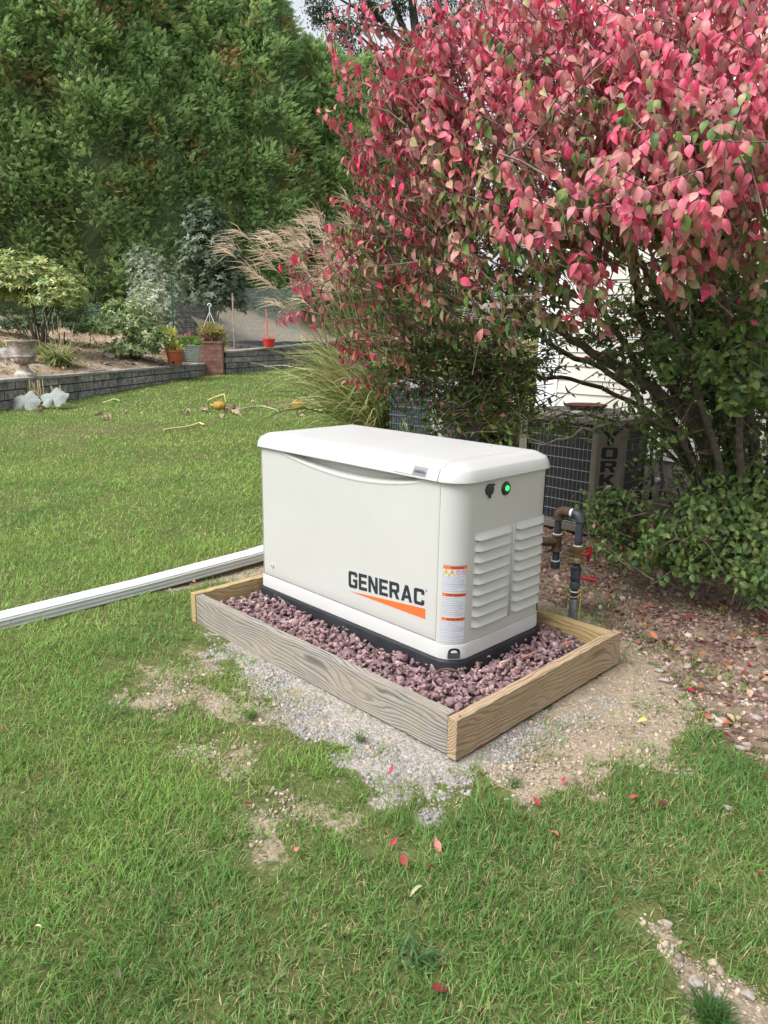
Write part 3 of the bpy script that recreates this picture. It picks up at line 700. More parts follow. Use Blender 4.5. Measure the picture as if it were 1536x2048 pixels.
# nameplate on the lid front
def lidfront(x, z): 
    return (x, (-.0005+(z-.657)/(.676-.657)*.0065) if z < .676 else .006+(z-.676)/.014*.0075, z)
def plate(x0, x1, z0, z1, m, name, off, slant=.0):
    b = MB(); zs_ = [z0, .676, z1]; P = []
    for z in zs_:
        t_ = (z-z0)/(z1-z0)
        for x in (x0+slant*t_, x1+slant*t_): p = lidfront(x, z); P.append((p[0], p[1]-off, p[2]))
    return b.add(P, [(0, 1, 3, 2), (2, 3, 5, 4)]).build(name, m, LIDO)
plate(.918, 1.080, .6590, .6920, SILV, 'nameplate_border', .0012, .002)
plate(.9205, 1.013, .6610, .6900, LABW, 'nameplate', .0018, .002)
plate(1.018, 1.072, .6635, .6695, mat('grey_print', (.16, .17, .2), .4), 'nameplate_side', .0018, .002)
V, F = text_mesh('GUARDIAN', .0115, 1.25); s_ = .074/(V[:, 0].max()); 
MB().add([(.931+v[0]*s_, lidfront(0, .671+v[1])[1]-.0022, .671+v[1]) for v in V], F).build('nameplate_text', mat('soft_ink', (.2, .2, .24), .5), LIDO)
V, F = text_mesh('SERIES', .0115, 1.0); s_ = .046/(V[:, 0].max())
MB().add([(1.022+v[0]*s_, lidfront(0, .6735+v[1]*.9)[1]-.0022, .6735+v[1]*.9) for v in V], F).build('nameplate_text', INK, LIDO)
# warning label wrapping the front right corner
S0, S1, Z0, Z1 = .0215-.0, .112, .047, .346
def lab(u, v, lift):
    p, n2 = corner(S0+(S1-S0)*u-.0, .016, Z0+(Z1-Z0)*v); p = p+n2*lift; return tuple(p)
def lrect(b, u0, u1, v0, v1, lift, n=10):
    V = []; F = []
    for i in range(n+1):
        u = u0+(u1-u0)*i/n; V += [lab(u, v0, lift), lab(u, v1, lift)]
    for i in range(n): F.append((2*i, 2*i+2, 2*i+3, 2*i+1))
    return b.add(V, F)
lb = lrect(MB(), 0, 1, 0, 1, .0006).build('warning_label', LABI, gen); gchild(lb)
def lchild(b, name, m): return b.build(name, m, lb)
lchild(lrect(MB(), .012, .988, .004, .996, .0009), 'label_sheet', LABW)
for (v1, txt, x0_, wd_) in ((.995, 'WARNING', .33, .5), (.643, 'AVERTISSEMENT', .16, .8), (.326, 'ADVERTENCIA', .22, .68)):
    lchild(lrect(MB(), .012, .988, v1-.043, v1, .0012), 'label_band', ORG)
    V, F = text_mesh(txt, 1.0, 1.02, .02); V[:, 0] *= wd_/V[:, 0].max(); V[:, 1] *= .026/.72
    lchild(MB().add([lab(x0_+v[0], v1-.0345+v[1], .0016) for v in V], F), 'label_heading', INK)
b = MB()
for (c_, m_) in ((.13, LABY), (.37, LABY)):
    t_ = MB().add([lab(c_-.10, .878, .0014), lab(c_+.10, .878, .0014), lab(c_, .945, .0014)], [(0, 1, 2)]); lchild(t_, 'hazard_triangle', LABY)
    i_ = MB().add([lab(c_-.10-.02, .872, .0012), lab(c_+.12, .872, .0012), lab(c_, .955, .0012)], [(0, 1, 2)]); lchild(i_, 'triangle_outline', INK)
    lchild(MB().add([lab(c_-.012, .893, .0016), lab(c_+.012, .893, .0016), lab(c_+.012, .925, .0016), lab(c_-.012, .925, .0016)], [(0, 1, 2, 3)]), 'hazard_symbol', INK)
for c_ in (.62, .87):
    V = []; n_ = 20
    for k in range(n_):
        q = 2*math.pi*k/n_; V += [lab(c_+.10*math.cos(q), .911+.031*math.sin(q), .0014), lab(c_+.075*math.cos(q), .911+.023*math.sin(q), .0014)]
    bb = MB().add(V, [(2*k, (2*k+2) % (2*n_), (2*k+3) % (2*n_), 2*k+1) for k in range(n_)])
    bb.add([lab(c_-.065, .930, .0015), lab(c_-.05, .934, .0015), lab(c_+.065, .892, .0015), lab(c_+.05, .888, .0015)], [(0, 3, 2, 1)])
    lchild(bb, 'prohibition_sign', LABP)
b = MB()
for (va, vb) in ((.862, .652), (.588, .336), (.272, .012)):
    nl = 9 if va > .8 else 11
    for k in range(nl):
        v_ = va-(va-vb)*k/nl-.006; u_ = .04
        endl = .6+.36*rng.random()
        while u_ < endl:
            w_ = rng.uniform(.03, .11); lrect(b, u_, min(u_+w_, .96), v_-.0042, v_+.0022, .0012, 1); u_ += w_+.022
        if k in (4, 8): lrect(b, .012, .988, v_-.0105, v_-.0085, .0012, 6)
lchild(b, 'label_small_print', LABI)

# ================================================================== GAS PIPING
GALV = m_noise('galvanised_pipe', (.16, .17, .18), (.36, .38, .40), 30, .45, .2, .002, metal=.5)
BLKI = m_noise('black_iron_pipe', (.03, .035, .045), (.08, .09, .105), 25, .5, .3, .002, metal=.3)
RUST = m_noise('rusty_iron', (.04, .028, .02), (.11, .068, .042), 35, .75, .5, .003)
BRASS = m_noise('brass', (.22, .17, .09), (.36, .29, .16), 20, .4, .2, .001, metal=.7)
TAPE = mat('white_thread_tape', (.7, .7, .68), .6)
REDP = mat('red_handle', (.22, .006, .01), .4)
AX_, AY_ = 1.115, 1.045; BX_, BY_ = 1.0, 1.045
zA = lambda py: z_at(py, AX_, AY_); zB = lambda py: z_at(py, BX_, BY_)
gas = empty('gas_pipe', (AX_, AY_, GZ), 'upright iron gas pipe with red valve handles behind the generator', 'gas pipe')
def gk(b, name, m, sm=35):
    o = b.build(name, m, gas); o.location = (-AX_, -AY_, -GZ); smooth_by_angle(o, sm); return o
top = zA(1028)
gk(MB().lathe([(.022, GZ-.05), (0.0218, zA(1200)), (0.0202, zA(1197))], (AX_, AY_, 0), 18), 'riser', GALV)
gk(MB().lathe([(0.0176, zA(1200)), (0.0176, zA(1150))], (AX_, AY_, 0), 16), 'riser', BLKI)
gk(MB().lathe([(0.0168, zA(1153)), (0.0244, zA(1151)), (0.0244, zA(1134)), (0.0185, zA(1132)), (0.0185, zA(1128))], (AX_, AY_, 0), 16), 'union_fitting', BLKI)
UNION = gk(MB().lathe([(0.0168, zA(1178)), (0.0244, zA(1176)), (0.0252, zA(1165)), (0.0210, zA(1162)), (0.0260, zA(1158)), (0.0260, zA(1152)), (0.0168, zA(1150))], (AX_, AY_, 0), 8), 'union_fitting', BLKI)
VALVE = [gk(MB().lathe([(0.0168, zA(1127)), (0.0235, zA(1125)), (0.0235, zA(1117)), (0.0202, zA(1115)), (0.0227, zA(1110)), (0.0227, zA(1104)), (0.0252, zA(1102)), (0.0252, zA(1092)), (0.0168, zA(1091))], (AX_, AY_, 0), 8), 'valve_body', BRASS)]
VALVE.append(UNION)
gk(MB().lathe([(0.0181, zA(1091)), (0.0181, zA(1042))], (AX_, AY_, 0), 16), 'riser', BLKI)
for py in (1200, 1182, 1149, 1091): gk(MB().lathe([(0.0206, zA(py)-.003), (0.0206, zA(py)+.003)], (AX_, AY_, 0), 16), 'thread_tape', TAPE)
def arc(c, r_, a0, a1, n=8): return [np.array([c[0]+r_*math.cos(math.radians(a0+(a1-a0)*k/n)), c[1], c[2]+r_*math.sin(math.radians(a0+(a1-a0)*k/n))]) for k in range(n+1)]
zc_ = zA(1042); r_ = .030
gk(MB().tube([(AX_, AY_, zc_-.004), (AX_, AY_, zc_)]+arc((AX_-r_, AY_, zc_), r_, 0, 90)+[(AX_-r_-.006, AY_, zc_+r_)], .0235, 14), 'elbow_fitting', BLKI)
gk(MB().tube([(AX_-r_-.004, AY_, zc_+r_), (AX_-r_-.024, AY_, zc_+r_)], .0208, 14), 'thread_tape', TAPE)
gk(MB().tube([(BX_, AY_, zc_-.008), (BX_, AY_, zc_)]+arc((BX_+r_, AY_, zc_), r_, 180, 90)+[(AX_-r_-.020, AY_, zc_+r_)], .0240, 14), 'elbow_fitting', RUST)
gk(MB().lathe([(0.0252, zc_-.014), (0.0252, zc_-.004)], (BX_, BY_, 0), 14), 'elbow_fitting', RUST)
gk(MB().lathe([(0.0168, zB(1070)), (0.0168, zc_-.012)], (BX_, BY_, 0), 14), 'nipple', BLKI)
gk(MB().lathe([(0.0227, zB(1103)), (0.0252, zB(1101)), (0.0218, zB(1096)), (0.0218, zB(1074)), (0.0252, zB(1071)), (0.0227, zB(1068))], (BX_, BY_, 0), 14).tube([(BX_, BY_, zB(1082)), (BX_-.06, BY_-.09, zB(1082))], .022, 12), 'tee_fitting', RUST)
gk(MB().tube([(BX_-.05, BY_-.075, zB(1082)), (BX_-.09, BY_-.135, zB(1082)), (BX_-.10, .62, zB(1082))], .017, 12), 'inlet_pipe', GALV)
gk(MB().lathe([(0.0168, zB(1122)), (0.0168, zB(1100))], (BX_, BY_, 0), 14), 'nipple', BLKI)
gk(MB().lathe([(0.0218, zB(1136)), (0.0227, zB(1134)), (0.0227, zB(1122)), (0.0185, zB(1120))], (BX_, BY_, 0), 14), 'drip_cap', BLKI)
for py in (1068, 1121): gk(MB().lathe([(0.0214, zB(py)-.002), (0.0214, zB(py)+.003)], (BX_, BY_, 0), 16), 'thread_tape', TAPE)
hx, hy = AX_+.030, AY_+.004
def handle(z, L_, vert):
    b = MB(); b.tube([(AX_+.018, AY_, z), (AX_+.050, AY_+.012, z)], .007, 8)
    c_ = np.array([AX_+.052, AY_+.014, z])
    if vert:
        b.lathe([(.016, -.004), (.016, .004)], c_, 12, ax=(np.array([0, 1., 0]), np.array([0, 0, 1.]), np.array([1., 0, 0])))
        b.tube([c_+(0, 0, -.034), c_+(0, 0, -.012), c_+(0, 0, .012), c_+(.004, 0, .042)], [.006, .011, .012, .009], 8)
    else:
        b.tube([c_+(-.012, .0, .002), c_+(.012, .012, 0), c_+(.038, .026, -.004)], [.009, .011, .010], 8)
    o = b.build('valve_handle', REDP, VALVE[0 if vert else 1]); smooth_by_angle(o)
handle(zA(1106), .05, True); handle(zA(1154), .05, False)
YW = mat('yellow_wire', (.55, .42, .08), .5)
pts = [(AX_+.030*math.cos(q), AY_+.030*math.sin(q), zA(1187)+.01*math.sin(q*1.2)) for q in np.linspace(-2.6, .4, 14)]
gk(MB().tube(pts+[(AX_+.034, AY_+.004, zA(1195)), (AX_+.036, AY_-.002, zA(1215)), (AX_+.032, AY_-.004, GZ)], .0022, 6), 'tracer_wire', YW)
b = MB(); 
V = []
for k in range(5):
    q = -2.35+.7*k/4-.25; V += [(AX_+.0265*math.cos(q), AY_+.0265*math.sin(q), zA(1218)), (AX_+.0265*math.cos(q), AY_+.0265*math.sin(q), zA(1208))]
gk(b.add(V, [(2*k, 2*k+2, 2*k+3, 2*k+1) for k in range(4)]), 'pipe_sticker', TAPE)

# ================================================================== DOWNSPOUT EXTENSION
VINYL = m_noise('white_vinyl', (.54, .55, .56), (.60, .61, .61), 4, .45, .05, .001)
def spout(b, P, up, w=.098, h=.058, prof=True):
    # ribbed rectangular section swept along the points
    sec = []
    def side(p, q, n, amp, nrm):
        for k in range(n*4):
            t_ = k/(n*4); r_ = amp if (k % 4) in (1, 2) else 0
            sec.append((p[0]+(q[0]-p[0])*t_+nrm[0]*r_, p[1]+(q[1]-p[1])*t_+nrm[1]*r_))
    side((-w/2, 0), (w/2, 0), 3, .003, (0, -1)); side((w/2, 0), (w/2, h), 3, .0045, (1, 0)); side((w/2, h), (-w/2, h), 3, .002, (0, 1)); side((-w/2, h), (-w/2, 0), 3, .0045, (-1, 0))
    V = []; F = []; n_ = len(sec); P = [np.array(p, float) for p in P]
    for i, p in enumerate(P):
        t_ = norm(P[min(i+1, len(P)-1)]-P[max(i-1, 0)]); u_ = norm(np.asarray(up[i], float)-t_*(t_@np.asarray(up[i], float))); s_ = np.cross(t_, u_)
        for (a_, c_) in sec: V.append(p+s_*a_+u_*c_)
    for i in range(len(P)-1):
        for k in range(n_): F.append((i*n_+k, (i+1)*n_+k, (i+1)*n_+(k+1) % n_, i*n_+(k+1) % n_))
    F.append(tuple(range(n_))); F.append(tuple((len(P)-1)*n_+k for k in range(n_))[::-1])
    return b.add(V, F)
de = empty('downspout_extension', (-.63, -1.3, GZ), 'white ribbed downspout extension lying across the lawn left of the frame', 'drain pipe')
P = [(-.600, -1.75, GZ+.0), (-.602, -1.0, GZ+.001), (-.615, -.3, GZ+.004), (-.628, .4, GZ+.020), (-.635, 1.4, GZ+.085), (-.63, 3.02, GZ+.17)]
o = spout(MB(), P, [(0, 0, 1)]*6).build('spout_run', VINYL, de); o.location = (.63, 1.3, -GZ); smooth_by_angle(o, 35)

# ================================================================== HOUSE
SID = m_noise('cream_vinyl_siding', (.60, .59, .53), (.66, .65, .59), 3, .55, .1, .001)
TRIM = m_noise('white_trim', (.74, .76, .78), (.80, .82, .84), 3, .5, .05, .001)
CONC = m_noise('foundation_concrete', (.15, .135, .12), (.28, .26, .235), 14, .9, .5, .006)
HX, HY = -.555, 3.30
house = empty('house', (HX, HY, GZ), 'cream lap-sided house with white corner trim behind the red bush', 'house')
house.rotation_euler = (0, 0, .02)
HL, HD, ZS, ZE = 11.0, 8.0, .30-GZ, 5.4
def hk(b, name, m, parent=None, sm=None, **kw):
    o = b.build(name, m, parent or house, **kw)
    return o
EXP = .1075
def laps(p, q, z0, z1, nrm):
    b = MB(); V = []; F = []; z = z0; p = np.array(p, float); q = np.array(q, float); nrm = np.array(nrm, float)
    while z < z1:
        z2 = min(z+EXP, z1); k = len(V)
        V += [(*(p+nrm*.013), z), (*(q+nrm*.013), z), (*(q+nrm*.0115), z+.008), (*(p+nrm*.0115), z+.008), (*(q+nrm*.001), z2), (*(p+nrm*.001), z2), (*p, z), (*q, z)]
        F += [(k, k+1, k+2, k+3), (k+3, k+2, k+4, k+5), (k+6, k+7, k+1, k)]; z = z2
    return b.add(V, F)
hk(laps((.085, 0), (HL, 0), ZS, ZE, (0, -1)), 'front_siding', SID)
hk(laps((0, HD), (0, .085), ZS, ZE, (-1, 0)), 'side_siding', SID)
hk(MB().box((0.0, .001, -.3), (HL, .25, ZS-.012)).box((.001, .25, -.3), (.25, HD, ZS-.012)), 'foundation', CONC)
hk(MB().box((.02, .02, ZS), (HL, HD, ZE)), 'wall_core', SID)
hk(MB().box((-.018, -.018, ZS-.03), (.085, 0.0, ZE)).box((-.018, 0, ZS-.03), (0, .085, ZE)), 'corner_trim', TRIM, bevel=.002)
hk(MB().box((.085, -.016, ZS-.012), (HL, .0, ZS-.001)), 'starter_strip', TRIM)
ROOF = m_noise('grey_shingle', (.09, .09, .095), (.16, .155, .15), 30, .9, .4, .01)
b = MB(); o_ = .4
b.add([(-o_, -o_, ZE), (HL+o_, -o_, ZE), (HL+o_, HD/2, ZE+2.4), (-o_, HD/2, ZE+2.4), (HL+o_, HD+o_, ZE), (-o_, HD+o_, ZE), (-o_, -o_, ZE+.15), (HL+o_, -o_, ZE+.15), (HL+o_, HD/2, ZE+2.6), (-o_, HD/2, ZE+2.6), (HL+o_, HD+o_, ZE+.15), (-o_, HD+o_, ZE+.15)],
      [(0, 1, 7, 6), (6, 7, 8, 9), (9, 8, 10, 11), (0, 3, 2, 1), (3, 5, 4, 2), (0, 6, 9, 11, 5, 3), (1, 2, 4, 10, 8, 7), (5, 11, 10, 4)])
hk(b, 'roof', ROOF)
b = MB(); spout(b, [(-.065, .03, .55), (-.065, .03, 2.5), (-.065, .03, ZE)], [(0, -1, 0)]*3, .08, .055)
hk(b, 'downspout', TRIM)
b = MB(); spout(b, [(-.10, -.21, .26), (-.09, -.10, .34), (-.075, -.0, .44), (-.066, .03, .56)], [(0, 0, 1), (0, -.3, 1), (0, -.8, .5), (0, -1, 0)], .082, .057)
hk(b, 'downspout_elbow', TRIM)

# ================================================================== AIR CONDITIONERS
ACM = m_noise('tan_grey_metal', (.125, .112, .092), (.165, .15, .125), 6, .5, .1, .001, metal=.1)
WIRE = mat('grille_wire', (.15, .155, .155), .45, .3)
COIL = m_noise('dark_coil', (.008, .009, .012), (.03, .03, .035), 200, .6, .6, .002)
AX0, AX1, AY0, AY1, AZ0, AZ1 = -.29, .525, 2.43, 3.02, -.135, .655
CH = .125
ac = empty('air_conditioner', ((AX0+AX1)/2, (AY0+AY1)/2, AZ0), 'tan air conditioner with YORK lettering on its corner post, behind the gas pipe', 'air conditioner')
acoff = (-(AX0+AX1)/2, -(AY0+AY1)/2, -AZ0)
def ak(b, name, m, parent=None, **kw):
    o = b.build(name, m, parent or ac, **kw)
    if parent is None: o.location = acoff
    return o
def octo(z, o_=0):
    x0, x1, y0, y1, c = AX0-o_, AX1+o_, AY0-o_, AY1+o_, CH
    return [(x0+c, y0, z), (x1-c, y0, z), (x1, y0+c, z), (x1, y1-c, z), (x1-c, y1, z), (x0+c, y1, z), (x0, y1-c, z), (x0, y0+c, z)]
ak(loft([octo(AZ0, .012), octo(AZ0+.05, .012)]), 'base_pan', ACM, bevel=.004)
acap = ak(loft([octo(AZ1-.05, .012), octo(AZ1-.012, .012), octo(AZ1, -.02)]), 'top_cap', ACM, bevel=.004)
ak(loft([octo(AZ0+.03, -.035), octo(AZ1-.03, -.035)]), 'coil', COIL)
cx_, cy_ = (AX0+AX1)/2, (AY0+AY1)/2
b = MB()
for r_ in np.linspace(.05, .27, 12): b.tube([(cx_+r_*math.cos(q), cy_+r_*math.sin(q), AZ1+.012) for q in np.linspace(0, 2*math.pi, 33)], .0022, 5, cap=False)
for q in np.linspace(0, 2*math.pi, 9)[:-1]: b.tube([(cx_+.02*math.cos(q), cy_+.02*math.sin(q), AZ1+.016), (cx_+.275*math.cos(q), cy_+.275*math.sin(q), AZ1+.009)], .003, 5)
ak(b, 'fan_guard', WIRE, acap)
def grille(p, q, n_v, zs_):
    b = MB(); p = np.array(p, float); q = np.array(q, float); d_ = q-p
    for k in range(n_v+1):
        c_ = p+d_*k/n_v; b.tube([(*c_, AZ0+.045), (*c_, AZ1-.045)], .0018, 5, cap=False)
    for z in zs_: b.tube([(*p, z), (*q, z)], .0022, 5, cap=False)
    return b
zs_ = np.linspace(AZ0+.06, AZ1-.075, 10)
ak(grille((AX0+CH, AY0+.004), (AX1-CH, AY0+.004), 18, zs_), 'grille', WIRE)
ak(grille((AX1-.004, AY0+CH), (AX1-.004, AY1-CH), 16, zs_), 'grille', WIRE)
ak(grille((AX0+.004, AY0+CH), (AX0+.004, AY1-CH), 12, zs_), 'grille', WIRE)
def post(p, q, name='corner_post', flange=.028):
    p = np.array(p, float); q = np.array(q, float); d_ = norm(q-p); nrm = np.array([d_[1], -d_[0]]); L_ = np.linalg.norm(q-p)
    b = MB(); V = []; F = []
    sec = [(-flange, -.012), (-flange*.2, .001), (.006, .006), (L_-.006, .006), (L_+flange*.2, .001), (L_+flange, -.012), (L_, -.012), (0, -.012)]
    for z in (AZ0+.05, AZ1-.05):
        for (a_, c_) in sec: w_ = p+d_*a_+nrm*c_; V.append((*w_, z))
    n_ = len(sec)
    F = [(k, (k+1) % n_, n_+(k+1) % n_, n_+k) for k in range(n_)]
    o = ak(b.add(V, F), name, ACM, bevel=.002); return o, p, d_, nrm, L_
pst, pp_, pd_, pn_, pL = post((AX1-CH, AY0), (AX1, AY0+CH))
post((AX1, AY1-CH), (AX1-CH, AY1)); post((AX0, AY0+CH), (AX0+CH, AY0)); post((AX0+CH, AY1), (AX0, AY1-CH))
def pm(u, z, lift=.0072):     # u 0..1 across the post
    w_ = pp_+pd_*pL*u+pn_*lift; return (w_[0], w_[1], z)
SY = {
 'Y': [[(0, 1), (.32, 1), (.5, .62), (.5, .3), (.36, .3), (.36, .5)], [(1, 1), (.68, 1), (.5, .62), (.5, .3), (.64, .3), (.64, .5)], [(.36, 0), (.64, 0), (.64, .3), (.36, .3)]],
 'O': [[(0, .12), (.12, 0), (.5, 0), (.5, .2), (.3, .2), (.3, .8), (.5, .8), (.5, 1), (.12, 1), (0, .88)], [(1, .12), (.88, 0), (.5, 0), (.5, .2), (.7, .2), (.7, .8), (.5, .8), (.5, 1), (.88, 1), (1, .88)]],
 'R': [[(0, 0), (.3, 0), (.3, 1), (0, 1)], [(.3, 1), (.3, .82), (.66, .82), (.7, .76), (.7, .62), (.66, .56), (.3, .56), (.3, .38), (.5, .38), (.68, 0), (1, 0), (.76, .42), (.9, .48), (1, .58), (1, .88), (.88, 1)]],
 'K': [[(0, 0), (.3, 0), (.3, 1), (0, 1)], [(.3, .40), (.68, 0), (1, 0), (.6, .52), (.98, 1), (.68, 1), (.3, .60)]],
}
def poly_on(b, ps, f):
    for p_ in ps:
        V = [f(*q) for q in p_]; a2 = sum(p_[i][0]*p_[(i+1) % len(p_)][1]-p_[(i+1) % len(p_)][0]*p_[i][1] for i in range(len(p_)))
        b.add(V, [tuple(range(len(V))) if a2 > 0 else tuple(range(len(V)))[::-1]])
for i, (ch, za, zb) in enumerate((('Y', .585, .475), ('O', .462, .385), ('R', .372, .295), ('K', .282, .205))):
    b = MB(); u0_, u1_ = (.08, .92) if ch == 'Y' else (.2, .8)
    poly_on(b, SY[ch], lambda x, y: pm(u0_+(u1_-u0_)*x, zb+(za-zb)*y)); ak(b, 'post_letter', DARK, pst)
b = MB(); z = .188
while z > AZ0+.09:
    b.add([pm(.14, z-.014), pm(.86, z-.014), pm(.92, z-.010), pm(.92, z-.004), pm(.86, z), pm(.14, z), pm(.08, z-.004), pm(.08, z-.010)], [tuple(range(8))]); z -= .0275
ak(b, 'post_slots', DARK, pst)
# a terracotta saucer on top of it (reddish grille seen through the leaves)
TERR = m_noise('terracotta', (.09, .04, .03), (.14, .06, .042), 12, .8, .2, .002)
o = MB().lathe([(.11, 0), (.14, .022), (.145, .032), (.132, .032), (.105, .010), (0, .010)], (.12, 2.75, AZ1+.018), 28).build('plant_saucer', TERR); smooth_by_angle(o)
tag(o, 'rust red saucer lying on top of the tan air conditioner', 'saucer')
# refrigerant lines on the wall
HOSE = mat('black_pipe_insulation', (.012, .014, .022), .55)
ln = empty('refrigerant_lines', (.62, 3.2, GZ), 'two black insulated lines running down the wall beside the tan air conditioner', 'cable')
def wp(px, py, y): return on(px, py, 1, y)
for pts_ in ([wp(1309, 855, 3.22), wp(1304, 895, 3.20), wp(1302, 930, 3.18), wp(1306, 965, 3.12), wp(1300, 1000, 3.05)], [wp(1332, 855, 3.25), wp(1325, 895, 3.23), wp(1321, 935, 3.2), wp(1326, 965, 3.15), wp(1318, 1000, 3.05)]):
    o = MB().tube(pts_, .012, 10).build('insulated_line', HOSE, ln, smooth=True); o.location = (-.62, -3.2, -GZ)
FOIL = m_noise('foil', (.35, .36, .38), (.6, .62, .64), 60, .3, .9, .006, metal=.8)
o = MB().tube([wp(1308, 958, 3.2), wp(1316, 963, 3.17), wp(1328, 958, 3.18)], [.018, .03, .016], 9).build('foil_wrap', FOIL, ln); o.location = (-.62, -3.2, -GZ)
# second unit beyond the house corner
a2p = at(868, 880, 7.7); a2x, a2y = a2p[0], a2p[1]; z2 = z_at(762, a2x, a2y)
ac2 = empty('air_conditioner', (a2x, a2y, GZ), 'dark air conditioner with pale grey top, half hidden behind grass beyond the house corner', 'air conditioner')
ACB = m_noise('dark_blue_coil', (.012, .018, .03), (.035, .045, .065), 120, .5, .4, .002)
GREY2 = m_noise('pale_grey_metal', (.22, .235, .25), (.30, .315, .33), 5, .45, .1, .001)
h2 = z2-GZ; W2 = .37
def rr2(o_, z): return rrect(o_, (.07,)*4, z, 6, -W2, W2, -W2, W2)
def ak2(b, name, m, **kw):
    o = b.build(name, m, ac2, **kw); smooth_by_angle(o, 35); o.rotation_euler = (0, 0, .1); return o
ak2(loft([rr2(.03, .06), rr2(.03, h2-.05)]), 'coil', ACB)
ak2(loft([rr2(-.005, .0), rr2(-.005, .06)]), 'base_pan', GREY2)
ak2(loft([rr2(-.008, h2-.055), rr2(-.008, h2-.015), rr2(.03, h2)]), 'top_cap', GREY2)
b = MB()
for r_ in np.linspace(.04, .30, 14): b.tube([(r_*math.cos(q), r_*math.sin(q), h2+.014) for q in np.linspace(0, 2*math.pi, 29)], .0025, 5, cap=False)
ak2(b, 'fan_guard', GREY2)
b = MB(); ring = rr2(.008, 0); 
for z in np.linspace(.09, h2-.08, 9): b.tube([(p[0], p[1], z) for p in ring+[ring[0]]], .003, 5, cap=False)
for k in range(0, 20):
    for (p, q) in (((-W2+.07, -W2+.008), (W2-.07, -W2+.008)), ((W2-.008, -W2+.07), (W2-.008, W2-.07))):
        t_ = k/19; c_ = (p[0]+(q[0]-p[0])*t_, p[1]+(q[1]-p[1])*t_); b.tube([(*c_, .06), (*c_, h2-.055)], .0025, 5, cap=False)
ak2(b, 'grille', mat('blue_grey_wire', (.13, .17, .22), .5))
ak2(MB().box((W2-.16, -W2-.006, .06), (W2+.008, -W2+.02, h2-.055)).box((W2-.02, -W2+.02, .06), (W2+.008, -W2+.2, h2-.055)), 'control_panel', GREY2, bevel=.003)

# ================================================================== RED BUSH
BARK = m_noise('grey_brown_bark', (.045, .036, .028), (.135, .115, .09), 35, .9, .6, .006)
TWIG = m_noise('twig_bark', (.10, .075, .055), (.20, .16, .12), 60, .85, .3, .002)
PINKL = m_leaf('bush_leaf', .28, .42, .35, 45, .22)
BB = at(1478, 1112, 3.95); BB[2] = GZ
bush = empty('burning_bush', BB, 'large spreading bush with drooping pink and red leaves above green lower ones', 'bush')
limbs = [
 ([(1478, 1120, 3.95), (1440, 930, 3.95), (1330, 800, 3.8), (1230, 735, 3.75), (1160, 690, 3.7), (1090, 640, 3.6), (1000, 560, 3.5), (900, 480, 3.4), (800, 380, 3.3)], .042),
 ([(1470, 1120, 3.9), (1420, 900, 3.9), (1340, 760, 3.85), (1290, 660, 3.8), (1270, 560, 3.7), (1240, 430, 3.5), (1200, 250, 3.3), (1150, 60, 3.2)], .046),
 ([(1490, 1120, 3.9), (1470, 900, 3.85), (1430, 760, 3.8), (1400, 640, 3.7), (1340, 540, 3.6), (1290, 380, 3.4), (1260, 200, 3.2), (1280, 20, 3.1)], .034),
 ([(1500, 1120, 3.95), (1510, 900, 3.8), (1480, 760, 3.7), (1440, 640, 3.6), (1430, 480, 3.4), (1400, 300, 3.2), (1420, 100, 3.0)], .034),
 ([(1510, 1120, 3.9), (1540, 900, 3.8), (1530, 700, 3.6), (1500, 500, 3.4), (1510, 300, 3.2)], .036),
 ([(1460, 1120, 4.0), (1400, 960, 4.1), (1320, 860, 4.1), (1240, 760, 4.1), (1130, 700, 4.1), (1000, 640, 4.0), (880, 590, 3.9), (760, 560, 3.8), (650, 560, 3.7)], .030),
 ([(1460, 1120, 3.9), (1380, 900, 3.7), (1290, 840, 3.5), (1200, 860, 3.35), (1110, 880, 3.3), (1060, 900, 3.3)], .018),
 ([(1465, 1100, 4.0), (1370, 940, 4.1), (1250, 850, 4.1), (1130, 830, 4.0), (1040, 870, 3.9)], .018),
 ([(1465, 1100, 4.1), (1350, 870, 4.2), (1200, 775, 4.2), (1060, 745, 4.1), (920, 715, 4.0), (790, 700, 3.9), (690, 680, 3.8)], .020),
 ([(1480, 1100, 4.0), (1440, 840, 4.2), (1350, 640, 4.3), (1250, 480, 4.3), (1130, 330, 4.2), (1000, 200, 4.1), (900, 120, 4.0)], .030),
 ([(1490, 1100, 4.1), (1480, 820, 4.4), (1430, 560, 4.5), (1380, 320, 4.4), (1350, 100, 4.3)], .030),
 ([(1460, 1100, 3.9), (1330, 820, 4.0), (1200, 620, 3.9), (1080, 440, 3.7), (950, 300, 3.5), (820, 190, 3.4), (740, 90, 3.3), (690, -10, 3.2)], .026),
 ([(1480, 1100, 3.8), (1400, 780, 3.5), (1300, 560, 3.2), (1180, 420, 2.9), (1080, 330, 2.7), (1000, 300, 2.6)], .022),
 ([(1500, 1100, 3.8), (1470, 760, 3.4), (1420, 520, 3.0), (1380, 380, 2.7), (1340, 260, 2.5)], .022),
 ([(1480, 1120, 3.8), (1400, 1060, 3.8), (1300, 1040, 3.8), (1200, 1010, 3.85)], .012),
 ([(1490, 1120, 3.7), (1460, 1080, 3.5), (1400, 1070, 3.4), (1330, 1090, 3.4)], .010),
 ([(1470, 1110, 4.1), (1400, 900, 4.3), (1290, 760, 4.4), (1160, 690, 4.4), (1010, 610, 4.3), (860, 500, 4.1), (740, 400, 3.9), (690, 330, 3.8)], .022),
 ([(1490, 1110, 4.2), (1500, 900, 4.6), (1400, 700, 4.8), (1300, 500, 4.8), (1200, 300, 4.7), (1100, 100, 4.6)], .024),
]
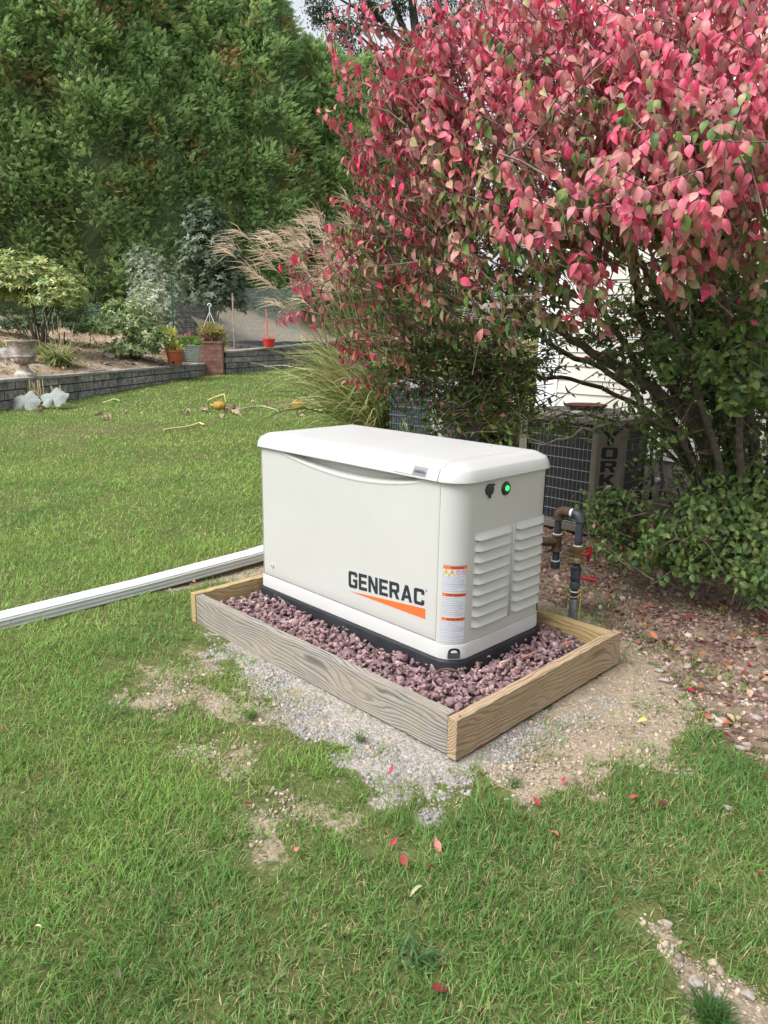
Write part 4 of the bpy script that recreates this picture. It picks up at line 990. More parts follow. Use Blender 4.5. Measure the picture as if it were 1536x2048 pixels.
def spline(P, n=5):
    P = [np.asarray(p, float) for p in P]; out = []
    for i in range(len(P)-1):
        p0, p1, p2, p3 = P[max(i-1, 0)], P[i], P[i+1], P[min(i+2, len(P)-1)]
        for k in range(n):
            t = k/n; out.append(.5*((2*p1)+(-p0+p2)*t+(2*p0-5*p1+4*p2-p3)*t*t+(-p0+3*p1-3*p2+p3)*t**3))
    out.append(P[-1]); return out
nodes = []; node_r = []
for pl_, r0 in limbs:
    P = spline([at(*q) for q in pl_]); b = MB(); n_ = len(P)
    P = [p+rng.normal(0, .010, 3)*(i > 0) for i, p in enumerate(P)]
    b.tube(P, [max(.004, r0*(1-.9*(i/(n_-1))**.8)) for i in range(n_)], 9)
    o = b.build('branch', BARK, bush, smooth=True); o.location = (-BB[0], -BB[1], -BB[2])
    nodes += P[4:]
nodes = np.array(nodes); nuse = np.zeros(len(nodes), int)
# clusters of twigs: picture column, row, depth, spread, amount, share of pink
blobs = [
 (650, 10, 3.2, .06, 4, 1, 0), (735, 35, 3.25, .09, 8, 1, 0), (690, 110, 3.1, .06, 5, 1, 0), (775, 95, 3.2, .08, 6, .98, 0), (658, 232, 3.3, .06, 6, 1, 0), (700, 290, 3.4, .06, 5, 1, 0),
 (770, 150, 3.3, .14, 16, .95, 0), (760, 240, 3.3, .20, 26, .9, 0), (850, 130, 3.2, .2, 26, 1, 0), (900, 40, 3.2, .26, 44, 1, 0), (1020, 30, 3.1, .34, 80, 1, 0), (1160, 40, 3.0, .4, 92, 1, 0), (1320, 40, 2.9, .4, 92, 1, 0), (1480, 50, 2.8, .4, 88, 1, 0),
 (860, 240, 3.2, .24, 44, .9, 0), (980, 170, 3.0, .32, 72, .97, 0), (1120, 180, 2.8, .34, 80, .95, 0), (1260, 180, 2.7, .34, 80, .97, 0), (1400, 180, 2.6, .34, 80, .98, 0), (1530, 190, 2.6, .3, 64, 1, 0),
 (740, 350, 3.4, .18, 26, .95, 0), (830, 350, 3.3, .22, 38, .85, 0), (950, 310, 3.0, .28, 58, .75, 0), (1080, 300, 2.7, .28, 58, .7, 0), (1220, 310, 2.6, .28, 56, .85, 0), (1360, 320, 2.5, .28, 54, .8, 0), (1500, 320, 2.6, .28, 50, .8, 0),
 (690, 440, 3.6, .14, 16, .9, 0), (780, 450, 3.5, .2, 32, .85, 0), (890, 430, 3.2, .24, 44, .7, 0), (1010, 420, 2.9, .24, 46, .6, 0), (1150, 420, 2.8, .22, 40, .5, 0), (1290, 410, 2.7, .2, 30, .5, 0), (1430, 420, 2.8, .2, 26, .45, 0), (1040, 410, 2.4, .10, 9, 1, 0), (1270, 350, 2.2, .10, 7, .98, 0), (1370, 380, 2.2, .08, 5, .9, 0),
 (600, 545, 3.7, .10, 10, .95, 0), (670, 520, 3.6, .12, 16, .8, 0), (760, 540, 3.5, .18, 28, .7, 0), (870, 540, 3.4, .2, 34, .6, 0), (990, 540, 3.1, .2, 32, .5, 0), (1110, 520, 3.0, .16, 22, .6, 0), (1175, 530, 2.7, .07, 7, 1, 0), (1350, 540, 2.7, .08, 7, .85, 0), (1500, 510, 2.9, .18, 16, .2, 0), (1230, 470, 3.2, .2, 18, .1, 0), (1380, 470, 3.2, .2, 18, .1, 0),
 (555, 628, 3.6, .035, 3, 1, 0), (650, 620, 3.7, .10, 8, .7, 0), (740, 640, 3.8, .18, 24, .55, 0), (850, 620, 3.7, .2, 30, .35, 0), (980, 610, 3.4, .16, 20, .5, 0), (1080, 600, 3.1, .10, 9, .4, 0),  (1290, 700, 3.5, .2, 16, .02, 1), (1290, 860, 3.6, .14, 8, 0, 1), (1400, 720, 3.3, .2, 20, 0, 1), (1500, 780, 3.3, .2, 22, 0, 1), (1500, 600, 3.2, .2, 18, .1, 1), (1310, 930, 3.9, .14, 10, 0, 1), (1230, 990, 3.75, .10, 9, .05, 2), (1160, 610, 3.0, .06, 5, .95, 0),
 (690, 690, 3.8, .09, 8, .8, 0), (790, 710, 4.0, .2, 30, .12, 1), (900, 700, 4.0, .24, 44, .05, 1), (1010, 700, 4.0, .22, 34, .03, 1), (780, 780, 4.1, .14, 12, .35, 1), (880, 800, 4.1, .2, 30, .1, 1), (990, 800, 4.0, .2, 26, .08, 1), (1010, 870, 3.9, .10, 8, .1, 1), (830, 840, 4.1, .16, 14, .1, 1), (930, 770, 4.2, .22, 24, .04, 1), (880, 860, 4.0, .12, 8, .1, 1), (1100, 850, 3.7, .08, 5, .05, 1), (690, 760, 4.0, .06, 4, .9, 0),
 (1190, 740, 3.8, .12, 5, .02, 1), (1220, 640, 3.8, .24, 26, .06, 1), (1200, 850, 3.7, .12, 4, 0, 1), (1330, 640, 3.9, .28, 44, .03, 1), (1450, 620, 3.9, .3, 50, .05, 1), (1350, 760, 4.0, .26, 38, 0, 1), (1470, 760, 4.0, .3, 52, 0, 1), (1480, 870, 3.9, .24, 40, 0, 1), (1380, 850, 4.0, .16, 14, 0, 1), (1530, 650, 3.5, .2, 24, .03, 1), (1400, 560, 3.6, .24, 28, .12, 1),
 (1180, 1010, 3.8, .12, 16, .02, 2), (1220, 1060, 3.8, .14, 20, .08, 2), (1290, 1085, 3.7, .16, 26, .06, 2), (1360, 1080, 3.55, .18, 34, .02, 2), (1440, 1060, 3.5, .24, 50, 0, 2), (1520, 1090, 3.4, .22, 46, 0, 2), (1420, 980, 3.8, .2, 38, 0, 2), (1510, 980, 3.7, .24, 48, 0, 2), (1340, 1000, 3.95, .14, 16, .02, 2), (1540, 1160, 3.3, .12, 16, 0, 2), (1470, 910, 3.8, .18, 26, 0, 2), (1590, 1050, 3.5, .26, 40, 0, 2),
 # the far side of the crown
 (1000, 60, 4.0, .4, 60, .9, 0), (1200, 80, 4.0, .45, 70, .9, 0), (1420, 80, 4.0, .45, 70, .9, 0), (900, 250, 4.0, .35, 50, .7, 0), (1100, 260, 4.1, .4, 60, .6, 0), (1300, 280, 4.1, .4, 60, .5, 0), (1480, 300, 4.1, .4, 56, .5, 0), (820, 430, 4.1, .3, 40, .5, 0), (1000, 440, 4.2, .3, 44, .3, 0), (1200, 400, 4.3, .3, 30, .2, 0), (1400, 400, 4.3, .3, 30, .2, 0),
 (1620, 200, 2.8, .35, 50, .9, 0), (1640, 450, 3.1, .3, 40, .5, 0), (1640, 700, 3.6, .3, 40, .05, 1), (1640, -60, 3.0, .4, 50, 1, 0), (1300, -90, 3.2, .45, 60, 1, 0), (1050, -80, 3.4, .4, 46, 1, 0), (1500, -80, 3.1, .4, 50, 1, 0),
]
LTP = [leaf_tpl(.58, .40, .3, 7, 1.0), leaf_tpl(.52, .6, .45, 7, 1.05), leaf_tpl(.62, .30, .2, 7, .95), leaf_tpl(.48, .75, .6, 7, 1.05)]
tw = MB(); Lp = []; Ld = []; Ln = []; Ls = []; Lc = []
pinks = np.array([(.62, .135, .21), (.56, .12, .175), (.56, .21, .215), (.48, .23, .19), (.68, .07, .155), (.53, .21, .25)])
olive = np.array([(.44, .29, .19), (.36, .33, .17), (.50, .25, .19)])
greens = np.array([(.11, .20, .045), (.15, .26, .06), (.08, .16, .045), (.21, .29, .08)])
bb3 = np.array([BB[0], BB[1], BB[2]]); trunk_c = np.array([BB[0], BB[1], 1.2])
for (px, py, dp, sp_, cnt, pk, kind) in blobs:
    c0 = at(px, py, dp)
    for _ in range(int(cnt*(.88 if kind == 0 else 1.75))):
        tip = c0+norm(rng.normal(size=3))*sp_*rng.random()**(1/2.4)*np.array([1, 1, .8])*1.15
        # twig grows from the nearest limb outwards
        dist = np.linalg.norm(nodes-tip, axis=1); nb = nodes[np.argmin(dist)]; dmin = dist.min()
        outw = norm(tip-trunk_c); L_ = rng.uniform(.16, .32)
        if kind == 2: outw = norm(tip-np.array([BB[0], BB[1], .1]))
        dr = norm(outw*.9+rng.normal(0, .38, 3)+np.array([0, 0, .22 if kind != 1 else .0])); start = tip-dr*L_
        ni = int(np.argmin(dist))
        if rng.random() < .30 and dmin < .6 and nuse[ni] < 2:
            nuse[ni] += 1
            mid_ = (nb+start)/2+np.array([0, 0, .03])+rng.normal(0, .03, 3)
            pts = spline([nb, mid_, start, tip], 2); tw.tube(pts, np.linspace(.0042, .0014, len(pts)), 4, cap=False)
        else: tw.tube([start, (start+tip)/2+rng.normal(0, .008, 3), tip], [.003, .0022, .0014], 4, cap=False)
        npair = rng.integers(4, 7)
        clear = rng.random(); gtw = rng.random() < (.22 if pk < .9 else .035)
        for k in range(npair):
            t_ = 1-.17*k; p = start+(tip-start)*t_
            side = norm(np.cross(dr, rng.normal(size=3)))
            for sg in (-1, 1):
                if rng.random() < .10: continue
                if kind == 0: d_ = norm(side*sg*.55+np.array([0, 0, -1.0])*rng.uniform(.5, 1.25)+dr*.45+rng.normal(0, .16, 3))
                else: d_ = norm(side*sg*1.0+np.array([0, 0, -.35])+dr*.5+rng.normal(0, .2, 3))
                nrm_ = norm(outw*1.2+np.array([0, 0, .45])+rng.normal(0, .38, 3))
                Lp.append(p); Ld.append(d_); Ln.append(nrm_)
                Ls.append(rng.uniform(.039, .064)*(1 if kind == 0 else .86 if kind == 1 else .8)*(.8 if k == 0 else 1))
                q = rng.random()
                if q < pk-(.22 if py > 430 and .3 < pk < .92 else 0):
                    if rng.random() < .09+.5*(pk < .8): c_ = pinks[rng.integers(1, 6)]*.5+olive[rng.integers(0, 3)]*.5 if rng.random() < .6 else olive[rng.integers(0, 3)]
                    else: c_ = pinks[rng.integers(0, 6)]
                elif kind == 0 and rng.random() < .42: c_ = olive[rng.integers(0, 3)]*.8
                else: c_ = greens[rng.integers(0, 4)]*(.78 if kind == 2 else .9)
                if gtw and kind == 0: c_ = (olive[rng.integers(0, 3)] if rng.random() < .5 else greens[rng.integers(0, 4)])*.85
                if clear < .18 and pk > .5 and not gtw: c_ = c_*.4+pinks[4]*.6
                Lc.append(c_*rng.uniform(.75, 1.2))
o = tw.build('twigs', TWIG, bush); o.location = (-BB[0], -BB[1], -BB[2])
Lp = np.array(Lp)-bb3; Ld = np.array(Ld); Ln = np.array(Ln); Ls = np.array(Ls); Lc = np.array(Lc); wh = rng.integers(0, 4, len(Lp)); parts = []
Rm = frames(Ld, Ln)
for q in range(4):
    m_ = wh == q; parts.append(inst(*LTP[q], Rm[m_], Lp[m_], Ls[m_], Lc[m_]))
V, Fc, cc = cat_inst(parts); mk('foliage', V, Fc, PINKL, bush, cc, smooth=True)
print('bush leaves', len(Lp))

# ================================================================== ORNAMENTAL GRASS
MISC = m_leaf('miscanthus_leaf', .35, .5, .3, 8, .15); PLUME = m_leaf('plume', .4, .8, .1, 8, .15)
def ograss(px, py, dp, n, H, label, nplume, lean=None, dark=1.0):
    c = at(px, py, dp); c[2] = ground_z(c[0], c[1]); b = []
    root = empty('ornamental_grass', c, label, 'ornamental grass', 'tall ornamental grass clumps beside the house')
    K = n; az = rng.uniform(0, 2*math.pi, K); L_ = H*rng.uniform(.55, 1.15, K); sp = np.abs(rng.normal(0, .38, K))+.08
    seg = 7; t = np.linspace(0, 1, seg+1)
    r0 = rng.uniform(0, .22, K)
    dirx, diry = np.cos(az), np.sin(az)
    cur = rng.uniform(.5, 1.5, K)
    ang = sp[:, None]+(t[None]**1.6)*cur[:, None]*1.5
    st = L_[:, None]/seg
    rr_ = r0[:, None]+np.concatenate([np.zeros((K, 1)), np.cumsum(np.sin(ang[:, :-1])*st, 1)], 1)
    zz = np.concatenate([np.zeros((K, 1)), np.cumsum(np.cos(ang[:, :-1])*st, 1)], 1)
    zz = np.maximum(zz, .02)
    P = np.stack([rr_*dirx[:, None], rr_*diry[:, None], zz], -1)
    w_ = (.009*np.sin(math.pi*np.clip(t*.85+.12, 0, 1))+.001)[None]*rng.uniform(.7, 1.2, K)[:, None]
    tw_ = rng.uniform(-1, 1, K)[:, None]+t[None]*rng.uniform(-1.5, 1.5, K)[:, None]
    sd_ = np.stack([-diry[:, None]*np.cos(tw_), dirx[:, None]*np.cos(tw_), np.sin(tw_)], -1)
    A = P-sd_*w_[..., None]; B_ = P+sd_*w_[..., None]
    V = np.stack([A, B_], 2).reshape(K, -1, 3); n1 = 2*(seg+1)
    F1 = np.array([(2*i, 2*i+1, 2*i+3, 2*i+2) for i in range(seg)]); Fc = (F1[None]+(np.arange(K)*n1)[:, None, None]).reshape(-1, 4)
    pal = np.array([(.19, .27, .07), (.30, .36, .12), (.48, .46, .22), (.60, .54, .32), (.13, .19, .055), (.40, .30, .18)]); cc = pal[rng.choice(6, K, p=[.28, .24, .16, .08, .16, .08])]*rng.uniform(.7, 1.2, (K, 1))*dark
    mk('blades', V.reshape(-1, 3), Fc, MISC, root, np.repeat(cc, n1, 0), smooth=True)
    Vs = MB(); pv = []
    for k in range(nplume):
        a_ = (lean[0]+rng.normal(0, lean[1])) if lean else rng.uniform(0, 2*math.pi); ln_ = rng.uniform(.10, .62); hh = rng.uniform(1.9, 2.75)
        base = np.array([.1*math.cos(a_), .1*math.sin(a_), 0]); tip = base+np.array([math.cos(a_)*ln_*hh, math.sin(a_)*ln_*hh, hh*math.cos(ln_)])
        mid_ = base*.5+tip*.5+np.array([0, 0, .12*hh])
        st_ = spline([base, mid_, tip], 5); Vs.tube(st_, np.linspace(.003, .0016, len(st_)), 4, (.30, .30, .14), cap=False)
        td = norm(tip-mid_+np.array([math.cos(a_)*.3, math.sin(a_)*.3, -.05]))
        for s_ in range(rng.integers(9, 15)):
            q = s_/12; p0 = tip-td*.12*(1-q); dv = norm(td*1.0+rng.normal(0, .30, 3)); Lq = rng.uniform(.16, .27)
            droop = np.array([math.cos(a_)*.06, math.sin(a_)*.06, -.06])*rng.uniform(.3, 1.6)
            pts = [p0, p0+dv*Lq*.5, p0+dv*Lq+droop]
            Vs.tube(pts, [.0018, .0034, .001], 3, tuple(np.array([.78, .64, .52])*rng.uniform(.75, 1.2)), cap=False)
    if nplume: Vs.build('plumes', PLUME, root, cols=True)
    return root
AZL = math.atan2(*(-RH)[::-1])
ograss(768, 868, 8.6, 1200, 1.55, 'tall ornamental grass with feathery tan plumes leaning left in front of the stone wall', 62, (AZL, .6))
ograss(905, 850, 8.9, 1300, 1.75, 'leafy green ornamental grass clump behind the dark air conditioner', 6, (AZL, .6), 1.1)
ograss(1010, 850, 9.6, 800, 1.6, 'shaded green ornamental grass clump nearest the white corner trim', 0, None, 1.0)
ograss(745, 840, 10.0, 600, 1.65, 'pale ornamental grass clump with plumes showing behind the front clump', 26, (AZL, .7))

# ================================================================== GARDEN BED AND WALLS
wd = norm(WALL_B-WALL_A); wn_ = np.array([-wd[1], wd[0]])*WS      # along the wall, and back into the bed
WT0 = z_at(754, *WALL_A); WT1 = z_at(725, *WALL_B)
LWL = float(np.linalg.norm(WALL_B-WALL_A))
def wpt(s_, back=0): return WALL_A+wd*s_+wn_*back
def wtop(s_): return WT0+(WT1-WT0)*np.clip(s_/LWL, 0, 1)
def bed_z(x, y):
    s_ = (x-WALL_A[0])*wd[0]+(y-WALL_A[1])*wd[1]; t_ = (x-WALL_A[0])*wn_[0]+(y-WALL_A[1])*wn_[1]
    base = wtop(s_)-.05+.36*ss(s_, LWL-.1, LWL+.7)
    return base+.75*np.clip(t_/4.5, 0, 1)**.85+.5*ss(t_, 3, 12)
su = np.linspace(-16, 40, 160); tu = np.concatenate([np.linspace(.1, 8, 50), np.linspace(8.5, 60, 30)]); S_, T_ = np.meshgrid(su, tu)
Xb = WALL_A[0]+wd[0]*S_+wn_[0]*T_; Yb = WALL_A[1]+wd[1]*S_+wn_[1]*T_; Zb = bed_z(Xb, Yb)+(fbm(Xb, Yb, 2, 44)-.5)*.12
ny_, nx_ = S_.shape; idx = np.arange(nx_*ny_).reshape(ny_, nx_); BF = np.stack([idx[:-1, :-1], idx[:-1, 1:], idx[1:, 1:], idx[1:, :-1]], -1).reshape(-1, 4)
if WS < 0: BF = BF[:, ::-1]
def _soil(nt, b):
    v = tc(nt); n1 = nz(nt, v, 22, 8, .7); n2 = nz(nt, v, 2.2, 4)
    c = mix(nt, ramp(nt, n2, [(.4, (0, 0, 0)), (.6, (1, 1, 1))]), ramp(nt, n1, [(.3, (.13, .085, .055)), (.7, (.33, .24, .17))]), ramp(nt, n1, [(.3, (.20, .15, .10)), (.68, (.50, .42, .33))]))
    nt.links.new(c, b.inputs['Base Color']); bump(nt, b, n1, .8, .02)
SOIL = mat('garden_soil', rough=.95, build=_soil, spec=.1)
tag(mk('garden_bed_ground', np.stack([Xb, Yb, Zb], -1).reshape(-1, 3), BF, SOIL, smooth=True), 'sloping brown soil of the garden bed behind the low wall', kind='structure')
# litter over the bed
Kb = 3200; s_ = rng.uniform(-3, 12, Kb); t_ = rng.uniform(.15, 5, Kb); x = WALL_A[0]+wd[0]*s_+wn_[0]*t_; y = WALL_A[1]+wd[1]*s_+wn_[1]*t_
pal = np.array([(.55, .46, .34), (.36, .24, .15), (.22, .14, .09), (.48, .34, .2), (.17, .23, .09)]); cc = pal[rng.integers(0, 5, Kb)]*rng.uniform(.7, 1.2, (Kb, 1))
d = norm(np.stack([rng.normal(size=Kb), rng.normal(size=Kb), rng.normal(0, .3, Kb)], -1)); n_ = norm(np.stack([rng.normal(0, .5, Kb), rng.normal(0, .5, Kb), np.ones(Kb)], -1))
V, Fc, cc = inst(*LT, frames(d, n_), np.stack([x, y, bed_z(x, y)+.03], -1), rng.uniform(.05, .12, Kb), cc)
tag(mk('leaf_litter', V, Fc, LITTER, cols=cc, smooth=True), 'pale dry leaves scattered over the garden bed soil', 'leaf litter', kind='stuff')
def _blk(nt, b):
    v = tc(nt); sp = N(nt, 'ShaderNodeSeparateXYZ'); nt.links.new(v, sp.inputs[0]); cb = N(nt, 'ShaderNodeCombineXYZ'); nt.links.new(sp.outputs[0], cb.inputs[0]); nt.links.new(sp.outputs[2], cb.inputs[1])
    br = N(nt, 'ShaderNodeTexBrick'); br.inputs['Scale'].default_value = 1; br.inputs['Brick Width'].default_value = .62; br.inputs['Row Height'].default_value = .165; br.inputs['Mortar Size'].default_value = .010
    br.inputs['Color1'].default_value = (.22, .215, .205, 1); br.inputs['Color2'].default_value = (.38, .37, .35, 1); br.inputs['Mortar'].default_value = (.03, .03, .028, 1)
    nt.links.new(cb.outputs[0], br.inputs['Vector'])
    n1 = nz(nt, v, 9, 7, .7); n2 = nz(nt, v, 2.5, 4)
    c = mix(nt, .8, br.outputs[0], ramp(nt, n1, [(.35, (.35, .34, .33)), (.5, (.85, .84, .82)), (.66, (1.5, 1.5, 1.5))]), 'MULTIPLY')
    c = mix(nt, ramp(nt, n2, [(.5, (0, 0, 0)), (.68, (.5, .5, .5))]), c, (.04, .04, .035))
    nt.links.new(c, b.inputs['Base Color'])
    m = N(nt, 'ShaderNodeMath', operation='MULTIPLY_ADD'); nt.links.new(br.outputs['Fac'], m.inputs[0]); m.inputs[1].default_value = -.8; nt.links.new(n1, m.inputs[2]); bump(nt, b, m.outputs[0], .9, .03)
BLOCK = mat('mossy_grey_block', rough=.95, build=_blk, spec=.1)
CAP = m_noise('weathered_cap_stone', (.17, .165, .155), (.42, .40, .37), 6, .9, .4, .01)
def rwall(p, q, zt0, zt1, label, zb=-.6, th=.32):
    L_ = float(np.linalg.norm(q-p)); ang = math.atan2(q[1]-p[1], q[0]-p[0])
    r_ = empty('retaining_wall', (p[0], p[1], 0), label, 'wall'); r_.rotation_euler = (0, 0, ang)
    t_ = th*WS; y0, y1 = min(0, t_), max(0, t_)
    n_ = 36; b = MB(); V = []; F = []
    for i in range(n_+1):
        x_ = L_*i/n_; zt = zt0+(zt1-zt0)*i/n_-.055; w_ = rng.normal(0, .006)
        V += [(x_, y0+(w_ if WS > 0 else 0), zb), (x_, y1+(w_ if WS < 0 else 0), zb), (x_, y1+(w_ if WS < 0 else 0), zt), (x_, y0+(w_ if WS > 0 else 0), zt)]
    F = [(i*4+k, i*4+4+k, i*4+4+(k+1) % 4, i*4+(k+1) % 4) for i in range(n_) for k in range(4)]+[(3, 2, 1, 0), tuple(n_*4+k for k in range(4))]
    b.add(V, F).build('block_face', BLOCK, r_)
    b = MB(); nc = max(2, int(L_/.75))
    for i in range(nc):
        a0, a1 = L_*i/nc+.003, L_*(i+1)/nc-.003; za, zb2 = zt0+(zt1-zt0)*i/nc, zt0+(zt1-zt0)*(i+1)/nc; j = rng.normal(0, .005); o_ = -.035*WS
        ya, yb = sorted((o_+j, t_+.02*WS))
        b.add([(a0, ya, za-.053), (a1, ya, zb2-.053), (a1, yb, zb2-.053), (a0, yb, za-.053), (a0, ya, za), (a1, ya, zb2), (a1, yb, zb2), (a0, yb, za)], [(0, 3, 2, 1), (4, 5, 6, 7), (0, 1, 5, 4), (1, 2, 6, 5), (2, 3, 7, 6), (3, 0, 4, 7)])
    b.build('cap', CAP, r_, bevel=.008); return r_
rwall(wpt(-6), wpt(LWL+.1), WT0-(WT1-WT0)*6/LWL*0, WT1, 'low grey block retaining wall along the lawn, left of the brick pier')
q0 = at(452, 741, 21.0)[:2]; q1 = at(592, 735, 25.0)[:2]
R0, R1 = z_at(703, *q0), z_at(688, *q1); dq = norm(q1-q0)
rwall(q0, q1+dq*6, R0, R1+(R1-R0)*1.0, 'higher grey block wall section right of the brick pier')
def _brick(nt, b):
    v = tc(nt); sp = N(nt, 'ShaderNodeSeparateXYZ'); nt.links.new(v, sp.inputs[0]); ad = N(nt, 'ShaderNodeMath', operation='ADD'); nt.links.new(sp.outputs[0], ad.inputs[0]); nt.links.new(sp.outputs[1], ad.inputs[1])
    cb = N(nt, 'ShaderNodeCombineXYZ'); nt.links.new(ad.outputs[0], cb.inputs[0]); nt.links.new(sp.outputs[2], cb.inputs[1])
    br = N(nt, 'ShaderNodeTexBrick'); br.inputs['Scale'].default_value = 1; br.inputs['Brick Width'].default_value = .26; br.inputs['Row Height'].default_value = .10; br.inputs['Mortar Size'].default_value = .012
    br.inputs['Color1'].default_value = (.22, .10, .075, 1); br.inputs['Color2'].default_value = (.33, .17, .13, 1); br.inputs['Mortar'].default_value = (.17, .14, .12, 1); nt.links.new(cb.outputs[0], br.inputs['Vector'])
    c = mix(nt, .7, br.outputs[0], ramp(nt, nz(nt, v, 14, 5), [(.3, (.5, .48, .46)), (.7, (1.2, 1.2, 1.2))]), 'MULTIPLY'); nt.links.new(c, b.inputs['Base Color']); bump(nt, b, br.outputs['Fac'], -.5, .01)
BRK = mat('old_brick', rough=.9, build=_brick, spec=.1)
pr_ = at(424, 746, 20.7); zt_ = z_at(683, pr_[0], pr_[1])
pier = empty('brick_pier', (pr_[0], pr_[1], 0), 'square red brick pier between the two wall sections', 'pillar'); pier.rotation_euler = (0, 0, math.atan2(wd[1], wd[0])+.3)
MB().box((-.33, -.33, -.5), (.33, .33, zt_-.06)).build('pier_body', BRK, pier); MB().box((-.35, -.35, zt_-.055), (.35, .35, zt_)).build('pier_top', BRK, pier, bevel=.01)

# ------------------------------------------------------------------ shrubs
SHL = m_leaf('shrub_leaf', .25, .45, .4, 10, .2)
EL = [leaf_tpl(.26, .35, .2, 4, .9), leaf_tpl(.30, .1, .3, 4, .85)]
def shrub(name, label, catg, c, blobs_, leaf, wide, pal, per=7, nstem=6, stemh=.5, droop=.0, dens=1.0, group=None, split=.0):
    """blobs_: (dx along picture right, dy up, dz away, rx, rz, whorls)"""
    c = np.asarray(c, float); root = empty(name, c, label, catg, group); r3 = np.array([RH[0], RH[1], 0]); f3 = np.array([FH[0], FH[1], 0]); Pp = []; Dd = []; Nn = []; Sc = []; Cc = []
    st = MB()
    for (dx, dz, dy, rx, rz, nw) in blobs_:
        c1 = r3*dx+f3*dy+np.array([0, 0, dz])
        for k in range(max(1, nstem//2)):
            e_ = c1+rng.normal(0, .35, 3)*np.array([rx, rx, rz]); st.tube(spline([np.array([rng.normal(0, .06), rng.normal(0, .06), -.05]), e_*np.array([.45, .45, stemh])+rng.normal(0, .05, 3), e_], 3), np.linspace(.035, .008, 7)*min(1, max(rx, .2)), 6)
        for k in range(int(nw*dens*1.5)):
            u_ = rdir(1)[0]; u_[2] = abs(u_[2])*.95-.25; u_ = norm(u_); rr_ = (rng.random()**.35)
            p = c1+u_*np.array([rx, rx, rz])*rr_*(1+.10*rng.normal()); o_ = norm(u_*.7+np.array([0, 0, .55])+rng.normal(0, .25, 3))
            base_c = pal[rng.integers(0, len(pal))]
            for j in range(per):
                t1 = norm(np.cross(o_, rng.normal(size=3))); d_ = norm(t1+o_*rng.uniform(.05, .6)+np.array([0, 0, -droop]))
                Pp.append(p); Dd.append(d_); Nn.append(o_); Sc.append(leaf*rng.uniform(.7, 1.15)); Cc.append(np.array(base_c)*rng.uniform(.65, 1.25))
    st.build('stems', BARK, root)
    Pp, Dd, Nn, Sc, Cc = map(np.array, (Pp, Dd, Nn, Sc, Cc)); Rm = frames(Dd, Nn); parts = []
    sc3 = np.stack([Sc*wide, Sc, Sc], -1); wh = rng.integers(0, 2, len(Pp))
    for q in range(2): m_ = wh == q; parts.append(inst(*EL[q], Rm[m_], Pp[m_], sc3[m_], Cc[m_]))
    V, Fc, cc = cat_inst(parts); mk('foliage', V, Fc, SHL, root, cc, smooth=True); return root
def gat(px, py, d): p = at(px, py, d); p[2] = bed_z(p[0], p[1]) if WS*wall_side(p[0], p[1]) > 0 else ground_z(p[0], p[1]); return p
def up(py, base): return z_at(py, base[0], base[1])-base[2]
YG = [(.52, .55, .20), (.38, .46, .14), (.62, .62, .30), (.24, .34, .11), (.18, .27, .09)]
c = gat(75, 660, 16.3); h_ = up(500, c)
shrub('rhododendron', 'broad rhododendron with yellow green leaf rosettes over bare dark stems, far left', 'shrub', c,
      [(-.35, h_*.68, 0, .85, h_*.30, 520), (.45, h_*.52, -.1, .62, h_*.26, 360), (-1.0, h_*.6, .2, .6, h_*.34, 220), (.1, h_*.62, .6, .9, h_*.34, 200)], .135, 1.0, YG, 8, 8, .45)
DK = [(.06, .10, .055), (.09, .14, .08), (.24, .30, .20), (.12, .17, .10)]
c = gat(425, 645, 23.5); h_ = up(395, c)
shrub('variegated_shrub', 'tall dark rounded shrub with pale edged leaves in front of the hedge', 'shrub', c,
      [(0, h_*.30, 0, 1.15, h_*.34, 560), (-.05, h_*.58, 0, 1.05, h_*.28, 520), (-.15, h_*.80, 0, .7, h_*.2, 240), (.45, h_*.45, -.1, .7, h_*.3, 260)], .15, .9, DK, 8, 4, .5)
GRY = [(.26, .33, .22), (.40, .45, .35), (.18, .26, .14), (.32, .37, .26)]
c = gat(315, 640, 21.8); h_ = up(490, c)
shrub('silvery_shrub', 'loose silvery green shrub between the dark shrub and the hedge', 'shrub', c, [(0, h_*.5, 0, .85, h_*.48, 460), (-.35, h_*.8, 0, .5, h_*.22, 140)], .11, .7, GRY, 6, 5, .5)
WV = [(.56, .60, .46), (.42, .48, .32), (.68, .70, .60), (.22, .30, .14)]
c = gat(305, 660, 20.3); h_ = up(560, c)
shrub('white_leaved_shrub', 'white variegated shrub behind the green laurel', 'shrub', c, [(0, h_*.6, 0, .62, h_*.42, 330), (.45, h_*.4, 0, .3, h_*.3, 80)], .13, .9, WV, 6, 5, .5)
LG = [(.16, .28, .08), (.24, .36, .12), (.36, .44, .20), (.11, .20, .06), (.45, .48, .27)]
c = gat(268, 705, 18.3); h_ = up(592, c)
shrub('laurel_shrub', 'green laurel shrub with upright shoots at the edge of the soil bank', 'shrub', c, [(-.1, h_*.48, 0, .72, h_*.48, 420), (.45, h_*.3, -.1, .55, h_*.3, 260), (0, h_*.14, -.2, .7, h_*.2, 160), (-.35, h_*.72, 0, .32, h_*.25, 120)], .13, 1.0, LG, 6, 6, .5)
BL = [(.16, .24, .19), (.22, .30, .25), (.10, .18, .10)]
c = gat(197, 665, 19.6); h_ = up(605, c)
shrub('dwarf_conifer', 'small blue green dwarf conifer between the rhododendron and the laurel', 'shrub', c, [(0, h_*.5, 0, .42, h_*.5, 300)], .07, .35, BL, 9, 3, .5)
c = gat(175, 668, 19.0); h_ = up(628, c)
shrub('low_green_plant', 'low bright green plant at the foot of the blue green conifer', 'plant', c, [(0, h_*.5, 0, .38, h_*.5, 160)], .10, .6, [(.10, .22, .05), (.15, .28, .07)], 7, 3, .5)
c = gat(120, 690, 18.8); h_ = up(600, c)
